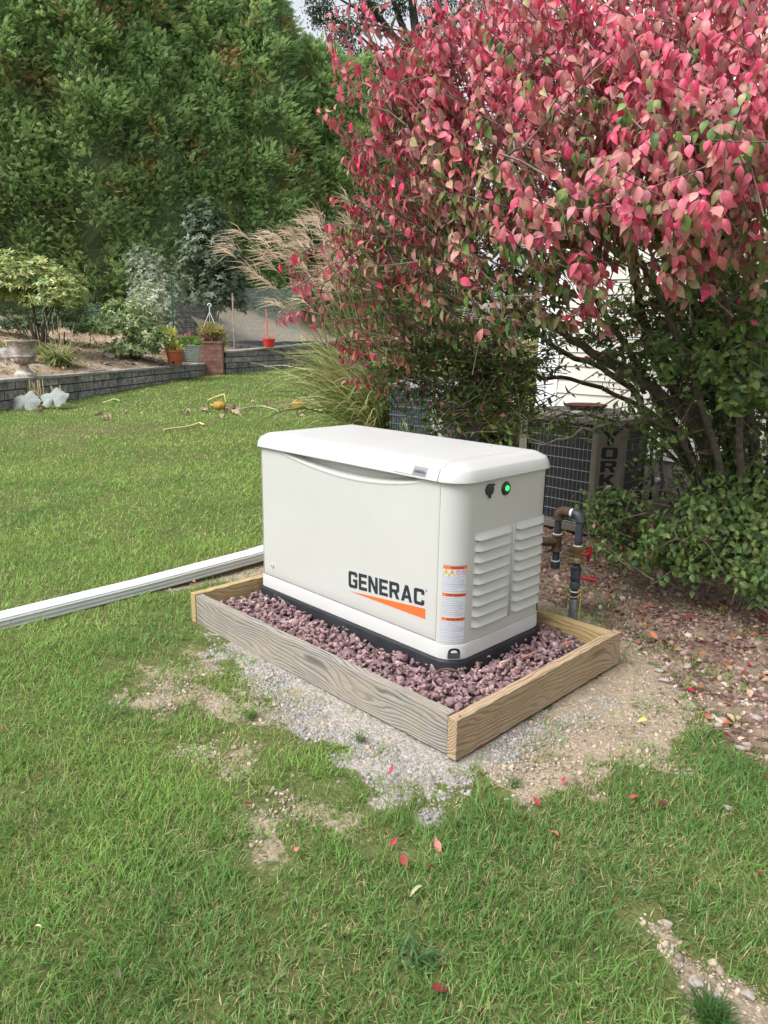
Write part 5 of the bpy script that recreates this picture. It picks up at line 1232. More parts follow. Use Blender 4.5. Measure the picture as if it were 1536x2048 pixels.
shrub('low_dark_shrub', 'low dark green shrub in the shade under the rhododendron', 'shrub', c, [(0, h_*.45, 0, .8, h_*.5, 300), (-1.0, h_*.4, 0, .7, h_*.45, 220)], .12, .9, [(.05, .10, .03), (.08, .14, .04), (.04, .07, .03)], 7, 4, .5)
# strap-leaved clumps
def strap(px, py, dp, n, L_, label, pal, w=.012, dead=0):
    c = gat(px, py, dp); root = empty('daylily', c, label, 'plant', 'strap leaved clumps in the garden bed'); TV, TF = blade_tpl(.9, 0, 6)
    az = rng.uniform(0, 6.283, n); tl = np.abs(rng.normal(.5, .3, n)); d_ = np.stack([np.cos(az)*np.sin(tl), np.sin(az)*np.sin(tl), np.cos(tl)], -1); nn = np.stack([-np.cos(az)*np.cos(tl), -np.sin(az)*np.cos(tl), np.sin(tl)], -1)
    cc = np.array(pal)[rng.integers(0, len(pal), n)]*rng.uniform(.7, 1.2, (n, 1)); LL = L_*rng.uniform(.6, 1.1, n)
    V, Fc, cc = inst(TV, TF, frames(d_, nn), rng.normal(0, .09, (n, 3))*np.array([1, 1, 0]), np.stack([np.full(n, w*2), LL, LL], -1), cc); mk('leaves', V, Fc, SHL, root, cc, smooth=True)
    if dead:
        b = MB()
        for k in range(dead):
            q = rng.normal(0, .3, 2); b.tube([(q[0]*.4, q[1]*.4, 0), (q[0], q[1], L_*rng.uniform(.9, 1.45))], [.006, .003], 5)
        b.build('dry_stalks', mat('dry_stalk', (.52, .42, .28), .8), root)
    return root
SG = [(.22, .30, .08), (.34, .38, .14), (.14, .22, .06), (.42, .40, .20)]
strap(118, 718, 15.0, 320, .72, 'green strap leaved clump with dry stalks right of the stone urn', SG, .013, 7)
strap(85, 690, 16.0, 140, .5, 'green strap leaved clump behind the stone urn with dry stalks', SG, .012, 6)
strap(28, 690, 15.2, 150, .5, 'yellowing strap leaved clump at the far left edge', [(.40, .36, .18), (.25, .28, .10), (.5, .42, .25)], .012)
strap(8, 672, 15.8, 90, .45, 'small grassy clump behind the yellowing clump', SG, .012)
# ------------------------------------------------------------------ pots, urn, basket
def lathe_obj(name, prof, m, parent=None, n=28, sm=30):
    o = MB().lathe(prof, (0, 0, 0), n).build(name, m, parent); smooth_by_angle(o, sm); return o
def _urn(nt, b):
    v = tc(nt); n1 = nz(nt, v, 7, 7, .7)
    nt.links.new(ramp(nt, n1, [(.33, (.16, .10, .08)), (.5, (.36, .31, .27)), (.68, (.62, .59, .54))]), b.inputs['Base Color']); bump(nt, b, n1, .6, .01)
URN = mat('weathered_cast_stone', rough=.95, build=_urn, spec=.1)
u_ = wpt(0.15, .20); UZ = float(wtop(.15)); uh = z_at(680, *u_)-UZ; k = uh/.66
urn = empty('garden_urn', (u_[0], u_[1], UZ), 'weathered stone urn standing on the left end of the low wall', 'urn')
o = lathe_obj('bowl', [(.05*k, .20*k), (.07*k, .225*k), (.16*k, .26*k), (.205*k, .315*k), (.215*k, .345*k), (.235*k, .36*k), (.235*k, .375*k), (.205*k, .385*k), (.20*k, .43*k), (.205*k, .48*k), (.225*k, .56*k), (.25*k, .605*k), (.275*k, .615*k), (.29*k, .64*k), (.285*k, .66*k), (.25*k, .66*k), (.24*k, .60*k), (.12*k, .56*k), (0, .56*k)], URN, urn)
o = lathe_obj('pedestal', [(.20*k, -.02*k), (.20*k, .045*k), (.17*k, .06*k), (.15*k, .085*k), (.10*k, .12*k), (.072*k, .17*k), (.085*k, .195*k), (.05*k, .205*k)], URN, urn)
# ribbed lower bowl
b = MB()
for q in range(14):
    a_ = 2*math.pi*q/14; b.tube([(.09*k*math.cos(a_), .09*k*math.sin(a_), .228*k), (.165*k*math.cos(a_), .165*k*math.sin(a_), .262*k), (.209*k*math.cos(a_), .209*k*math.sin(a_), .318*k)], [.01*k, .022*k, .012*k], 6)
b.build('gadroon', URN, urn, smooth=True)
def pot(name, label, catg, px0, px1, pyt, pyb, dp, m, taper=.74, rim=.09, back=.17):
    pxc = (px0+px1)/2; c = at(pxc, pyb, dp); z0 = c[2]; c = np.array(c)
    zt = z_at(pyt, c[0], c[1]); h = zt-z0; r_ = (px1-px0)/2/F_PX*dp
    root = empty(name, c, label, catg)
    o = lathe_obj('pot_body', [(r_*taper*.98, 0), (r_*taper, .01), (r_*.93, h*(1-rim*1.6)), (r_, h*(1-rim*1.5)), (r_*1.0, h), (r_*.93, h), (r_*.90, h*.85), (0, h*.84)], m, root)
    return root, c, r_, h
def tufts(root, base, blobs_, n, leaf, pal, per=1, up_=.6, wide=.6, name='leaves'):
    Pp = []; Dd = []; Cc = []
    for (c_, r_, nn) in blobs_:
        for k in range(int(n*nn)):
            u2 = rdir(1)[0]; Pp.append(np.array(c_)+u2*np.array(r_)*rng.random()**.5); Dd.append(norm(u2+np.array([0, 0, up_])+rng.normal(0, .3, 3))); Cc.append(np.array(pal[rng.integers(0, len(pal))])*rng.uniform(.75, 1.2))
    Pp, Dd, Cc = map(np.array, (Pp, Dd, Cc)); K = len(Pp); S = leaf*rng.uniform(.7, 1.2, K)
    V, Fc, cc = inst(*EL[1], frames(Dd, rdir(K)+np.array([0, 0, .6])), Pp, np.stack([S*wide*3, S, S], -1), Cc); return mk(name, V, Fc, SHL, root, cc, smooth=True)
root, c, r_, h = pot('flower_pot', 'orange terracotta pot with yellow foliage on the low wall', 'flower pot', 333, 368, 700, 728, 18.3, mat('orange_plastic_pot', (.36, .085, .035), .55))
MB().lathe([(.035, 0), (.035, -.004)], (-FH[0]*r_*.82, -FH[1]*r_*.82, h*.14), 10, ax=(np.array([RH[0], RH[1], 0]), np.array([0, 0, 1.]), np.array([FH[0], FH[1], 0]))).build('drain_hole', DARK, root)
YL = [(.62, .60, .12), (.48, .52, .12), (.70, .66, .22)]
r3 = np.array([RH[0], RH[1], 0])
tufts(root, c, [((0, 0, h+.05), (r_*.9, r_*.9, .09), .5), (tuple(-r3*.12+np.array([0, 0, h+.30])), (.20, .15, .20), 1.0), (tuple(-r3*.2+np.array([0, 0, h+.2])), (.12, .1, .16), .4)], 300, .13, YL, wide=.3)
b = MB()
for k in range(9): q = rng.normal(0, .12, 2); b.tube([(q[0]*.3, q[1]*.3, h*.85), (q[0]-RH[0]*.1, q[1]-RH[1]*.1, h+.35)], [.006, .003], 5)
b.build('stalks', mat('dark_stalk', (.10, .12, .05), .7), root)
ZINC = m_noise('ribbed_zinc', (.40, .42, .43), (.55, .57, .58), 8, .45, .1, .002, metal=.35)
root, c, r_, h = pot('metal_bucket', 'pale galvanised bucket of green plants and a pink flower beside the brick pier', 'bucket', 357, 403, 690, 724, 18.9, ZINC, .82, .04)
b = MB()
for k in range(1, 9): rr_ = r_*(.82+.11*k/9)+.004; b.tube([(rr_*math.cos(q), rr_*math.sin(q), h*k/9.5) for q in np.linspace(0, 6.283, 25)], .007, 5, cap=False)
b.build('hoops', ZINC, root)
tufts(root, c, [((0, 0, h+.04), (r_*1.05, r_*1.05, .12), 1.3), (tuple(r3*.1+np.array([0, 0, h+.10])), (r_*.7, r_*.7, .10), .5)], 320, .10, [(.12, .26, .05), (.25, .38, .10), (.09, .18, .04), (.38, .46, .14)], wide=.3)
tufts(root, c, [(tuple(-r3*.02+np.array([0, 0, h+.27])), (.07, .06, .04), 1)], 30, .05, [(.62, .10, .22), (.7, .2, .3)], wide=.5, name='pink_flower')
# hanging basket on the pier
pc = np.array([pr_[0], pr_[1], zt_]); hb_ = empty('hanging_basket', pc, 'trailing basket of yellow flowers with a white hanger standing on the brick pier', 'hanging basket')
lathe_obj('basket', [(.14, 0), (.20, .06), (.26, .20), (.27, .24), (.24, .24), (.22, .2), (0, .2)], m_noise('coir', (.10, .06, .035), (.22, .14, .08), 30, .95, .6, .01), hb_)
tufts(hb_, pc, [((0, 0, .30), (.36, .36, .18), 1.5), (tuple(r3*.30+np.array([0, 0, .10])), (.14, .16, .24), .6)], 520, .10, [(.50, .44, .12), (.30, .33, .10), (.18, .24, .07), (.42, .28, .12), (.55, .50, .22)], wide=.35, name='foliage')
tufts(hb_, pc, [(tuple(-r3*.05+np.array([0, 0, .06])), (.30, .28, .14), 1.0)], 240, .16, [(.30, .20, .12), (.20, .12, .07), (.38, .28, .16)], up_=-1.2, wide=.12, name='dry_trailing_stems')
hz = z_at(607, pc[0], pc[1])-pc[2]; b = MB(); WHT = mat('white_plastic', (.75, .75, .73), .5)
for q in (math.atan2(-RH[1], -RH[0])+.2, math.atan2(RH[1], RH[0])-.3, math.atan2(RH[1], RH[0])+1.9): b.tube([(.25*math.cos(q), .25*math.sin(q), .24), (0, 0, hz-.22)], .010, 6)
b.tube([(0, 0, hz-.22), (0, 0, hz-.08)]+[(r3[0]*(.05*math.cos(q)-.0), r3[1]*.05*math.cos(q), hz-.05+.05*math.sin(q)) for q in np.linspace(-.3, 3.3, 8)], .014, 6)
b.build('hanger', WHT, hb_)
RDP = mat('red_plastic', (.62, .035, .025), .45)
q_ = at(537, 693, 22.9); rb, c, r_, h = pot('red_hanging_pot', 'small bright red hanging pot standing on the wall before the mesh fence', 'flower pot', 525, 551, 677, 694, 22.9, RDP, .78, .12)
hz = z_at(618, c[0], c[1])-c[2]; b = MB()
for q in (0.5, 2.6, 4.7): b.tube([(r_*.95*math.cos(q), r_*.95*math.sin(q), h), tuple(-r3*.05+np.array([0, 0, hz*.75]))], .010, 5)
b.tube([tuple(-r3*.05+np.array([0, 0, hz*.75])), tuple(-r3*.08+np.array([0, 0, hz]))], .022, 6); b.build('hanger', mat('faded_red_plastic', (.72, .16, .14), .5), rb)
tufts(rb, c, [((0, 0, h+.06), (r_*.7, r_*.7, .10), 1)], 40, .10, [(.42, .32, .18)], wide=.12)
# log slice and stones at the left
LOG = m_noise('cut_log_end', (.20, .15, .13), (.56, .50, .45), 16, .9, .4, .01)
p = at(25, 728, 14.2); p[2] = z_at(748, p[0], p[1]); lg = empty('log', p, 'short cut log lying with its pale cracked end facing the lawn', 'log')
ax3 = (r3, np.array([0, 0, 1.]), -np.array([FH[0], FH[1], 0])*.9+r3*.4); lr_ = 15/F_PX*14.2*1.25
MB().lathe([(lr_, -.5), (lr_*1.02, -.02), (lr_*.98, 0)], (0, 0, lr_), 20, ax=ax3).build('log_bark', BARK, lg, smooth=False); MB().lathe([(lr_*.97, .001), (lr_*.9, .006), (0, .004)], (0, 0, lr_), 20, ax=ax3).build('log_end', LOG, lg)
ROCK = m_noise('grey_field_stone', (.14, .13, .12), (.34, .31, .28), 8, .9, .5, .02)
def rock(px, py, dp, sx, sy, label, m=ROCK, nm='rock'):
    p = at(px, py, dp); 
    if WS*wall_side(p[0], p[1]) > .3: p[2] = bed_z(p[0], p[1])
    v = stone_tpl(6, .7)*np.array([sx, sx*.8, sy]); return tag(mk(nm, v, [tuple(f) for f in IF], m, loc=p+np.array([0, 0, sy*.3])), label, 'rock')
rock(215, 690, 17.6, .20, .16, 'grey angular rock on the soil bank left of the laurel')
rock(212, 708, 16.4, .13, .05, 'small flat rock on the soil below the grey angular rock')
rock(8, 700, 14.6, .7, .30, 'large flat stone slab at the far left edge behind the log')
rock(258, 716, 17.2, .16, .05, 'thin flat stone on the soil at the foot of the laurel')
# wire mesh fence
def _mesh(nt, b):
    tr = N(nt, 'ShaderNodeBsdfTransparent'); mx = N(nt, 'ShaderNodeMixShader'); mx.inputs[0].default_value = .30
    nt.links.new(tr.outputs[0], mx.inputs[1]); nt.links.new(b.outputs[0], mx.inputs[2]); nt.links.new(mx.outputs[0], nt.nodes['Material Output'].inputs[0])
NET = mat('fine_garden_netting', (.50, .58, .62), .6, build=_mesh)
GPO = mat('green_post', (.02, .09, .07), .5)
f0 = at(424, 700, 23.0); f1 = at(600, 700, 27.0); fc = empty('net_fence', (f0[0], f0[1], bed_z(f0[0], f0[1])), 'bluish fine mesh fence panel on posts behind the block wall', 'fence')
def flo(o): o.location = (-f0[0], -f0[1], -bed_z(f0[0], f0[1])); return o
za, zb = z_at(571, f0[0], f0[1]), z_at(578, f1[0], f1[1]); zlo = .55
n_ = 24; V = []
for i in range(n_+1):
    t_ = i/n_; x_ = f0[0]+(f1[0]-f0[0])*t_; y_ = f0[1]+(f1[1]-f0[1])*t_; w_ = .03*math.sin(t_*9); V += [(x_+w_*FH[0], y_+w_*FH[1], zlo), (x_, y_, za+(zb-za)*t_-.03*math.sin(math.pi*t_))]
flo(MB().add(V, [(2*i, 2*i+2, 2*i+3, 2*i+1) for i in range(n_)]).build('netting', NET, fc))
flo(MB().tube([(f0[0], f0[1], 0), (f0[0]-.02, f0[1], za+.05)], .024, 8).build('post', GPO, fc))
st_ = at(468, 690, 22.6); zs_ = z_at(586, st_[0], st_[1]); flo(MB().tube([(st_[0]+.03, st_[1], .4), (st_[0], st_[1], zs_)], .026, 6).build('stake', m_noise('grey_wood_stake', (.30, .22, .19), (.44, .35, .31), 10, .9, .3, .004), fc))
# low net left of it
l0 = at(352, 690, 20.3); l1 = at(424, 690, 22.8); zt2 = z_at(606, l0[0], l0[1]); zt3 = z_at(604, l1[0], l1[1])
nf = empty('net_fence', (l0[0], l0[1], .5), 'low dark garden net behind the pots, held by a green post', 'fence')
NET2 = mat('dark_garden_netting', (.22, .24, .24), .6, build=_mesh)
o = MB().add([(l0[0], l0[1], .5), (l1[0], l1[1], .5), (l1[0], l1[1], zt3), (l0[0], l0[1], zt2)], [(0, 1, 2, 3)]).build('netting', NET2, nf); o.location = (-l0[0], -l0[1], -.5)
gp_ = at(348, 690, 20.0); zg = z_at(556, gp_[0], gp_[1]); o = MB().tube([(gp_[0], gp_[1], .3), (gp_[0]+.02, gp_[1], zg)], .022, 8).build('post', GPO, nf); o.location = (-l0[0], -l0[1], -.5)
# inner block wall and straw slope behind the nets
i0 = at(340, 690, 24.2)[:2]; i1 = at(436, 690, 25.2)[:2]; rwall(i0, i1, z_at(597, *i0), z_at(607, *i1), 'short inner block wall behind the low dark net', .2)
s0 = at(430, 700, 24.0)[:2]; s1 = at(720, 700, 30.0)[:2]
ds_ = norm(s1-s0); dn_ = np.array([-ds_[1], ds_[0]]); dn_ = dn_*(1 if dn_@FH > 0 else -1)
V = []; nu, nv = 40, 14
for j in range(nv):
    for i in range(nu):
        p2 = s0+ds_*np.linalg.norm(s1-s0)*i/(nu-1)+dn_*(5*j/(nv-1)); z_ = .70+1.75*ss(np.array(j/(nv-1)), -.15, .55)+.12*(fbm(np.array(p2[0]), np.array(p2[1]), 1.5, 9)-.5); V.append((p2[0], p2[1], float(z_)))
idx = np.arange(nu*nv).reshape(nv, nu); SF = np.stack([idx[:-1, :-1], idx[:-1, 1:], idx[1:, 1:], idx[1:, :-1]], -1).reshape(-1, 4)
STR = m_noise('straw_covered_slope', (.26, .21, .15), (.52, .45, .35), 12, .95, .8, .03)
tag(mk('straw_slope', V, SF, STR, smooth=True), 'pale straw covered slope behind the mesh fence', kind='structure')

# ------------------------------------------------------------------ pumpkin patch
MIL = m_leaf('mildewed_leaf', .15, .8, .1, 12, .12)
def bigleaf(px, py, dp, w, tilt, az, label, col=(.33, .37, .34)):
    c = gat(px, py, dp); root = empty('squash_leaf', (c[0], c[1], GZ), label, 'leaf', 'mildewed squash leaves at the left edge'); z = z_at(py, c[0], c[1])-GZ
    n = 30; V = [(0, 0, z)]; cen = np.array([0, 0, z]); v_ = norm(np.array([FH[0]*math.cos(tilt), FH[1]*math.cos(tilt), -math.sin(tilt)])); r_c = r3*math.cos(az*.4)+v_*math.sin(az*.4); v_c = v_*math.cos(az*.4)-r3*math.sin(az*.4); n_c = np.cross(r_c, v_c); R3 = Matrix([[r_c[i], v_c[i], n_c[i]] for i in range(3)])
    for rg in (.5, 1.0):
        for k in range(n):
            a_ = 2*math.pi*k/n; lob = 1+.09*math.cos(5*a_)+.06*math.cos(9*a_+1)+.03*math.sin(13*a_)-.5*math.exp(-((a_-math.pi)/.18)**2)
            v = R3@Vector((math.sin(a_)*w*rg*lob, math.cos(a_)*w*rg*lob, (.10 if rg < 1 else -.12+.10*math.cos(5*a_))*w)); V.append((v.x, v.y, v.z+z))
    F = [(0, 1+k, 1+(k+1) % n) for k in range(n)]+[(1+k, 1+n+k, 1+n+(k+1) % n, 1+(k+1) % n) for k in range(n)]
    mk('leaf_blade', V, F, MIL, root, np.tile(np.array(col)*rng.uniform(.9, 1.05), (len(V), 1)), smooth=True); MB().tube([(0, 0, 0), (.03, .02, z*.6), (0, 0, z)], .012, 6).build('leaf_stalk', mat('pale_stalk', (.40, .46, .30), .7), root)
bigleaf(10, 778, 12.9, .20, -.5, .3, 'pale mildewed squash leaf at the left edge, highest of the patch')
bigleaf(22, 808, 12.5, .21, -.7, .8, 'pale mildewed squash leaf at the left edge, lowest of the patch')
bigleaf(52, 805, 12.3, .22, -.9, -.4, 'large ragged pale leaf between the yellow flower and the lawn')
bigleaf(108, 795, 12.4, .22, -.7, .2, 'pale mildewed leaf standing alone right of the yellow flower')
bigleaf(-20, 800, 12.4, .22, -.6, 1.0, 'pale mildewed leaf partly cut off at the left edge')
c = at(57, 791, 12.5); fl = empty('squash_flower', (c[0], c[1], GZ), 'yellow squash flower among the pale leaves', 'flower'); zf_ = c[2]-GZ
MB().tube([(0, 0, 0), (0, 0, zf_-.06)], .008, 6).build('stem', mat('green_stem', (.12, .2, .06), .7), fl)
b = MB()
for k in range(5):
    a_ = k*1.2566; b.add([(0, 0, zf_-.06), (.05*math.cos(a_-.5), .05*math.sin(a_-.5), zf_+.01), (.075*math.cos(a_), .075*math.sin(a_), zf_+.07), (.05*math.cos(a_+.5), .05*math.sin(a_+.5), zf_+.01)], [(0, 1, 2, 3)])
b.build('petals', mat('yellow_petal', (.75, .52, .03), .6), fl)
def pumpkin(px, py, dp, r_, label):
    c = at(px, py, dp); c[2] = ground_z(c[0], c[1])-.01; root = empty('pumpkin', c, label, 'pumpkin', 'small pumpkins on the dead vines'); V = []; F = []; n, m_ = 40, 12
    for j in range(m_+1):
        t_ = math.pi*j/m_
        for k in range(n): a_ = 2*math.pi*k/n; rr_ = r_*math.sin(t_)*(1-.07*abs(math.sin(4.5*a_)))+.001; V.append((rr_*math.cos(a_), rr_*math.sin(a_), r_*.72+.72*r_*math.cos(t_)-.2*r_*math.exp(-(rr_/r_/.3)**2)*(1 if t_ < 1.5 else 0)))
    for j in range(m_):
        for k in range(n): F.append((j*n+k, (j+1)*n+k, (j+1)*n+(k+1) % n, j*n+(k+1) % n))
    mk('pumpkin_body', V, F, m_noise('pumpkin_skin', (.42, .24, .035), (.50, .32, .06), 12, .5, .1, .002), root, smooth=True); MB().tube([(0, 0, r_*1.2), (.02, 0, r_*1.5), (.05, .01, r_*1.65)], [.014, .010, .012], 6).build('stem', mat('dry_stem', (.45, .36, .2), .8), root)
pumpkin(440, 806, 12.7, .12, 'small orange pumpkin with a looped yellow vine on the lawn')
pumpkin(598, 800, 13.0, .135, 'pale orange pumpkin nearer the ornamental grass')
DRYV = mat('dry_vine', (.52, .44, .26), .85); CRUM = m_leaf('crumpled_dead_leaf', .1, .9, .1, 20, .3)
def vine(pts, dp, r_, label, m=DRYV):
    P = []
    for (px, py) in pts: p = at(px, py, dp); g_ = float(ground_z(p[0], p[1])); q = on(px, py, 2, GZ+.04); P.append(q if py > 806 else np.array([p[0], p[1], max(p[2], g_)]))
    P = spline(P, 4); c = P[0].copy(); o = MB().tube([q-c for q in P], r_, 6).build('dead_vine', m, None, smooth=True, loc=c); return tag(o, label, 'vine')
vine([(328, 860), (345, 857), (372, 854), (388, 850), (398, 846), (408, 849)], 11, .014, 'short yellow vine lying on the mown grass', mat('yellow_vine', (.58, .52, .22), .8))
vine([(452, 804), (450, 795), (447, 789), (432, 794), (418, 800), (417, 808), (430, 811)], 12.6, .013, 'yellow vine looping over the small orange pumpkin', mat('yellow_vine', (.62, .52, .16), .8))
vine([(205, 806), (222, 800), (230, 798), (240, 802)], 12.9, .011, 'thin pale vine at the foot of the low wall', mat('yellow_vine', (.52, .52, .26), .8))
vine([(480, 818), (520, 812), (560, 820), (600, 815), (650, 822)], 12.4, .010, 'long dry vine running from the dead leaves to the pale pumpkin')
def deadleaf(px, py, s_, label, grp='shrivelled brown leaves on the dead vines'):
    p = on(px, py, 2, GZ+.05); root = empty('dead_leaf', p, label, 'dead leaf', grp)
    n = 6; parts_ = []; K = rng.integers(8, 14); d_ = norm(rng.normal(size=(K, 3))*np.array([1, 1, .5])); nn = norm(rng.normal(size=(K, 3))+np.array([0, 0, 1]))
    cc = np.array([.40, .32, .22])*rng.uniform(.7, 1.35, (K, 1)); V, Fc, cc = inst(*leaf_tpl(.9, .9, .9, 6, .8), frames(d_, nn), rng.normal(0, s_*.35, (K, 3))*np.array([1, 1, .4])+np.array([0, 0, s_*.25]), rng.uniform(s_*.35, s_*.8, K), cc)
    mk('crumpled_blade', V, Fc, CRUM, root, cc); return root
for (px, py, s_, lb_) in ((468, 826, .20, 'largest heap of shrivelled brown leaves, just right of the small orange pumpkin'), (440, 834, .11, 'small shrivelled leaf below the small orange pumpkin'), (372, 826, .10, 'shrivelled leaf left of the small orange pumpkin'), (245, 824, .08, 'pale shrivelled leaf below the low wall middle'), (205, 835, .13, 'flat shrivelled leaves at the left part of the straw patch'),
        (505, 802, .08, 'small brown leaf right of and behind the small orange pumpkin'), (535, 808, .09, 'brown leaf midway between the two pumpkins'), (600, 828, .13, 'shrivelled brown leaf in front of the pale pumpkin'), (560, 822, .09, 'shrivelled brown leaf left of the pale pumpkin'), (594, 770, .07, 'small brown leaf on the stalk above the pale pumpkin'), (82, 822, .10, 'grey brown shrivelled leaf beside the lone pale squash leaf'), (410, 820, .12, 'dry leaf heap left below the small orange pumpkin')):
    deadleaf(px, py, s_, lb_)
# dead vine heap at the wall's left end
c = gat(38, 792, 12.8); b = MB()
for k in range(60):
    a_ = rng.normal(0, .28, 2); z1 = rng.uniform(.25, .5); b.tube([(r3[0]*a_[0], r3[1]*a_[0], rng.uniform(0, .1)), (r3[0]*(a_[0]+rng.normal(0, .08)), r3[1]*a_[0], z1), (r3[0]*(a_[0]+rng.normal(0, .16)), r3[1]*a_[0]+.05, z1*rng.uniform(.2, .8))], .007, 4)
tag(b.build('dead_vine_heap', DRYV, None, loc=(c[0], c[1], GZ)), 'tangle of dry brown vines hanging over the left end of the low wall', 'dead vines')

# ================================================================== HEDGE
def frond():
    V = []; F = []; n = 8
    def dia(p, d, L_, w, nrm):
        s_ = norm(np.cross(d, nrm)); k = len(V); V.extend([p, p+d*L_*.45+s_*w, p+d*L_, p+d*L_*.45-s_*w]); F.append((k, k+1, k+2, k+3))
    up_ = np.array([0, 0, 1.])
    for i in range(n):
        t_ = i/n; p = np.array([0, t_, -.32*t_*t_]); L_ = .42*(1-t_*.65)
        for sg in (-1, 1): d_ = norm(np.array([sg*.8, .75, -.25])); dia(p, d_, L_, L_*.17, norm(up_+np.array([sg*.3, 0, 0])))
    dia(np.array([0, .8, -.22]), norm(np.array([0, 1, -.55])), .3, .05, up_)
    return np.array(V), np.array(F)
FRV, FRF = frond()
HEDGE = m_leaf('arborvitae_foliage', .38, .55, .3, 1.2, .12)
def crown_data(seed, H, R, nclump, per):
    r2 = np.random.default_rng(seed); P = []; D = []; Nn = []; S = []; Cc = []
    for k in range(nclump):
        t_ = r2.random()**.9; z = H*(.02+.96*t_); az = r2.uniform(0, 6.283); prof = R*(1-t_**3.2*.80)*(.94+.06*math.cos(3*az+k)); rr_ = prof*r2.uniform(.78, 1.0)
        c0 = np.array([rr_*math.cos(az), rr_*math.sin(az), z]); out_ = np.array([math.cos(az), math.sin(az), .0]); cs = r2.uniform(.42, .78)*(1-.3*t_)
        yel = r2.random(); col0 = np.array([.26, .41, .18])*(1-yel)+np.array([.44, .57, .24])*yel
        if r2.random() < .035: col0 = np.array([.42, .27, .13])
        for j in range(per):
            u_ = norm(r2.normal(size=3)+out_*.9); p = c0+u_*cs*np.array([1, 1, 1.25])*(r2.random()**.4)
            P.append(p); D.append(norm(out_*.75+u_*.5+np.array([0, 0, .55])+r2.normal(0, .25, 3))); Nn.append(norm(np.array([0, 0, 1.])+out_*.4+r2.normal(0, .5, 3))); S.append(r2.uniform(.14, .28)); Cc.append(col0*r2.uniform(.7, 1.3))
    P, D, Nn, S, Cc = map(np.array, (P, D, Nn, S, Cc)); return inst(FRV, FRF, frames(D, Nn), P, S, Cc)
def core_mesh(H, R):
    V = []; F = []; nz_, na = 24, 22
    for j in range(nz_+1):
        t_ = j/nz_
        for k in range(na): az = 6.283*k/na; rr_ = max(.02, R*.76*(1-t_**3.2*.84))*(1+.16*math.sin(az*5+j*1.3)*math.sin(j*.9+k)); V.append((rr_*math.cos(az), rr_*math.sin(az), H*.96*t_))
    for j in range(nz_):
        for k in range(na): F.append((j*na+k, j*na+(k+1) % na, (j+1)*na+(k+1) % na, (j+1)*na+k))
    return V, F
INNER = m_noise('inner_dead_foliage', (.08, .115, .05), (.15, .20, .09), 20, .95, .8, .05)
protos = []
for i, (H_, R_) in enumerate(((13.5, 2.1), (14.2, 2.2), (12.8, 2.0))):
    V, Fc, cc = crown_data(100+i, H_, R_, 560, 54)
    cr = mk('crown', V, Fc, HEDGE, None, cc); cv, cf = core_mesh(H_, R_); inn = mk('inner_branches', cv, cf, INNER, None)
    tr = MB().tube([(0, 0, -.4), (.03, .02, H_*.3), (0, 0, H_*.9)], [.17, .12, .03], 10).build('trunk', BARK)
    protos.append((cr, inn, tr))
used = [False]*3
hl = ['far left arborvitae, its lower half behind the rhododendron', 'second arborvitae from the left with brownish inner sprays', 'arborvitae directly behind the white variegated shrub', 'arborvitae directly behind the tall dark shrub', 'arborvitae right of the dark shrub, behind the mesh fence', 'arborvitae whose crown edge meets the sky left of the red bush', 'arborvitae behind the ornamental grass, mostly hidden by the red bush', 'arborvitae deep behind the red bush, farther right', 'last arborvitae of the row, behind the house corner', 'arborvitae cut off by the left edge of the picture']
hd0 = at(-110, 650, 24.0)[:2]; hd1 = at(640, 650, 31.0)[:2]; dh = norm(hd1-hd0); Lh = np.linalg.norm(hd1-hd0)
step_ = Lh/6; pos_ = [(hd0+dh*step_*k, k) for k in range(9)]+[(hd0-dh*step_, 9)]
for (p2, k) in pos_:
    pi_ = (k*2) % 3; q = p2+rng.normal(0, .25, 2); gz_ = float(bed_z(q[0], q[1]))-.05
    t_ = empty('arborvitae', (q[0], q[1], gz_), 'tall green '+hl[k], 'tree', 'arborvitae trees of the tall hedge'); t_.rotation_euler = (0, 0, rng.uniform(0, 6.28)); s_ = rng.uniform(.95, 1.06) if k != 10 else .52; t_.scale = (s_*(1.12 if k != 10 else 2.1), s_*(1.12 if k != 10 else 2.1), s_*(1.0 if k < 6 else .86))
    for src in protos[pi_]:
        if not used[pi_]: c_ = src
        else: c_ = src.copy(); C.objects.link(c_)
        c_.parent = t_
    used[pi_] = True
# ------------------------------------------------------------------ big tree beyond
tp = at(852, 640, 38.0); tz = float(bed_z(tp[0], tp[1])); tree = empty('shade_tree', (tp[0], tp[1], tz), 'large dark tree with forked limbs against the white sky behind the red bush', 'tree')
def tl(px, py, dp): return at(px, py, dp)-np.array([tp[0], tp[1], tz])
lim = [([(852, 700, 38), (850, 400, 38), (845, 200, 38), (838, 110, 38), (826, 20, 38), (812, -120, 38), (800, -300, 38)], .42), ([(846, 190, 38), (820, 110, 37.8), (785, 70, 37.5), (750, 20, 37), (700, -60, 36.5), (640, -160, 36)], .26), ([(842, 130, 38), (800, 40, 38.4), (780, -40, 38.5), (760, -200, 38.5)], .22),
       ([(845, 160, 38), (900, 60, 38), (960, -60, 38), (1010, -200, 38)], .24), ([(775, 60, 37.4), (720, 60, 37), (670, 40, 36.8), (625, 45, 36.6)], .08), ([(760, 40, 37.2), (700, 10, 37), (650, -20, 37)], .09), ([(800, 90, 38), (760, 110, 37.6), (720, 120, 37.4)], .06)]
DBK = m_noise('dark_tree_bark', (.025, .022, .02), (.07, .06, .05), 5, .95, .7, .03)
for pl_, r0 in lim:
    P = spline([tl(*q) for q in pl_], 4); n_ = len(P); MB().tube(P, [max(.03, r0*(1-.75*i/(n_-1))) for i in range(n_)], 9).build('limb', DBK, tree, smooth=True)
Pp = []
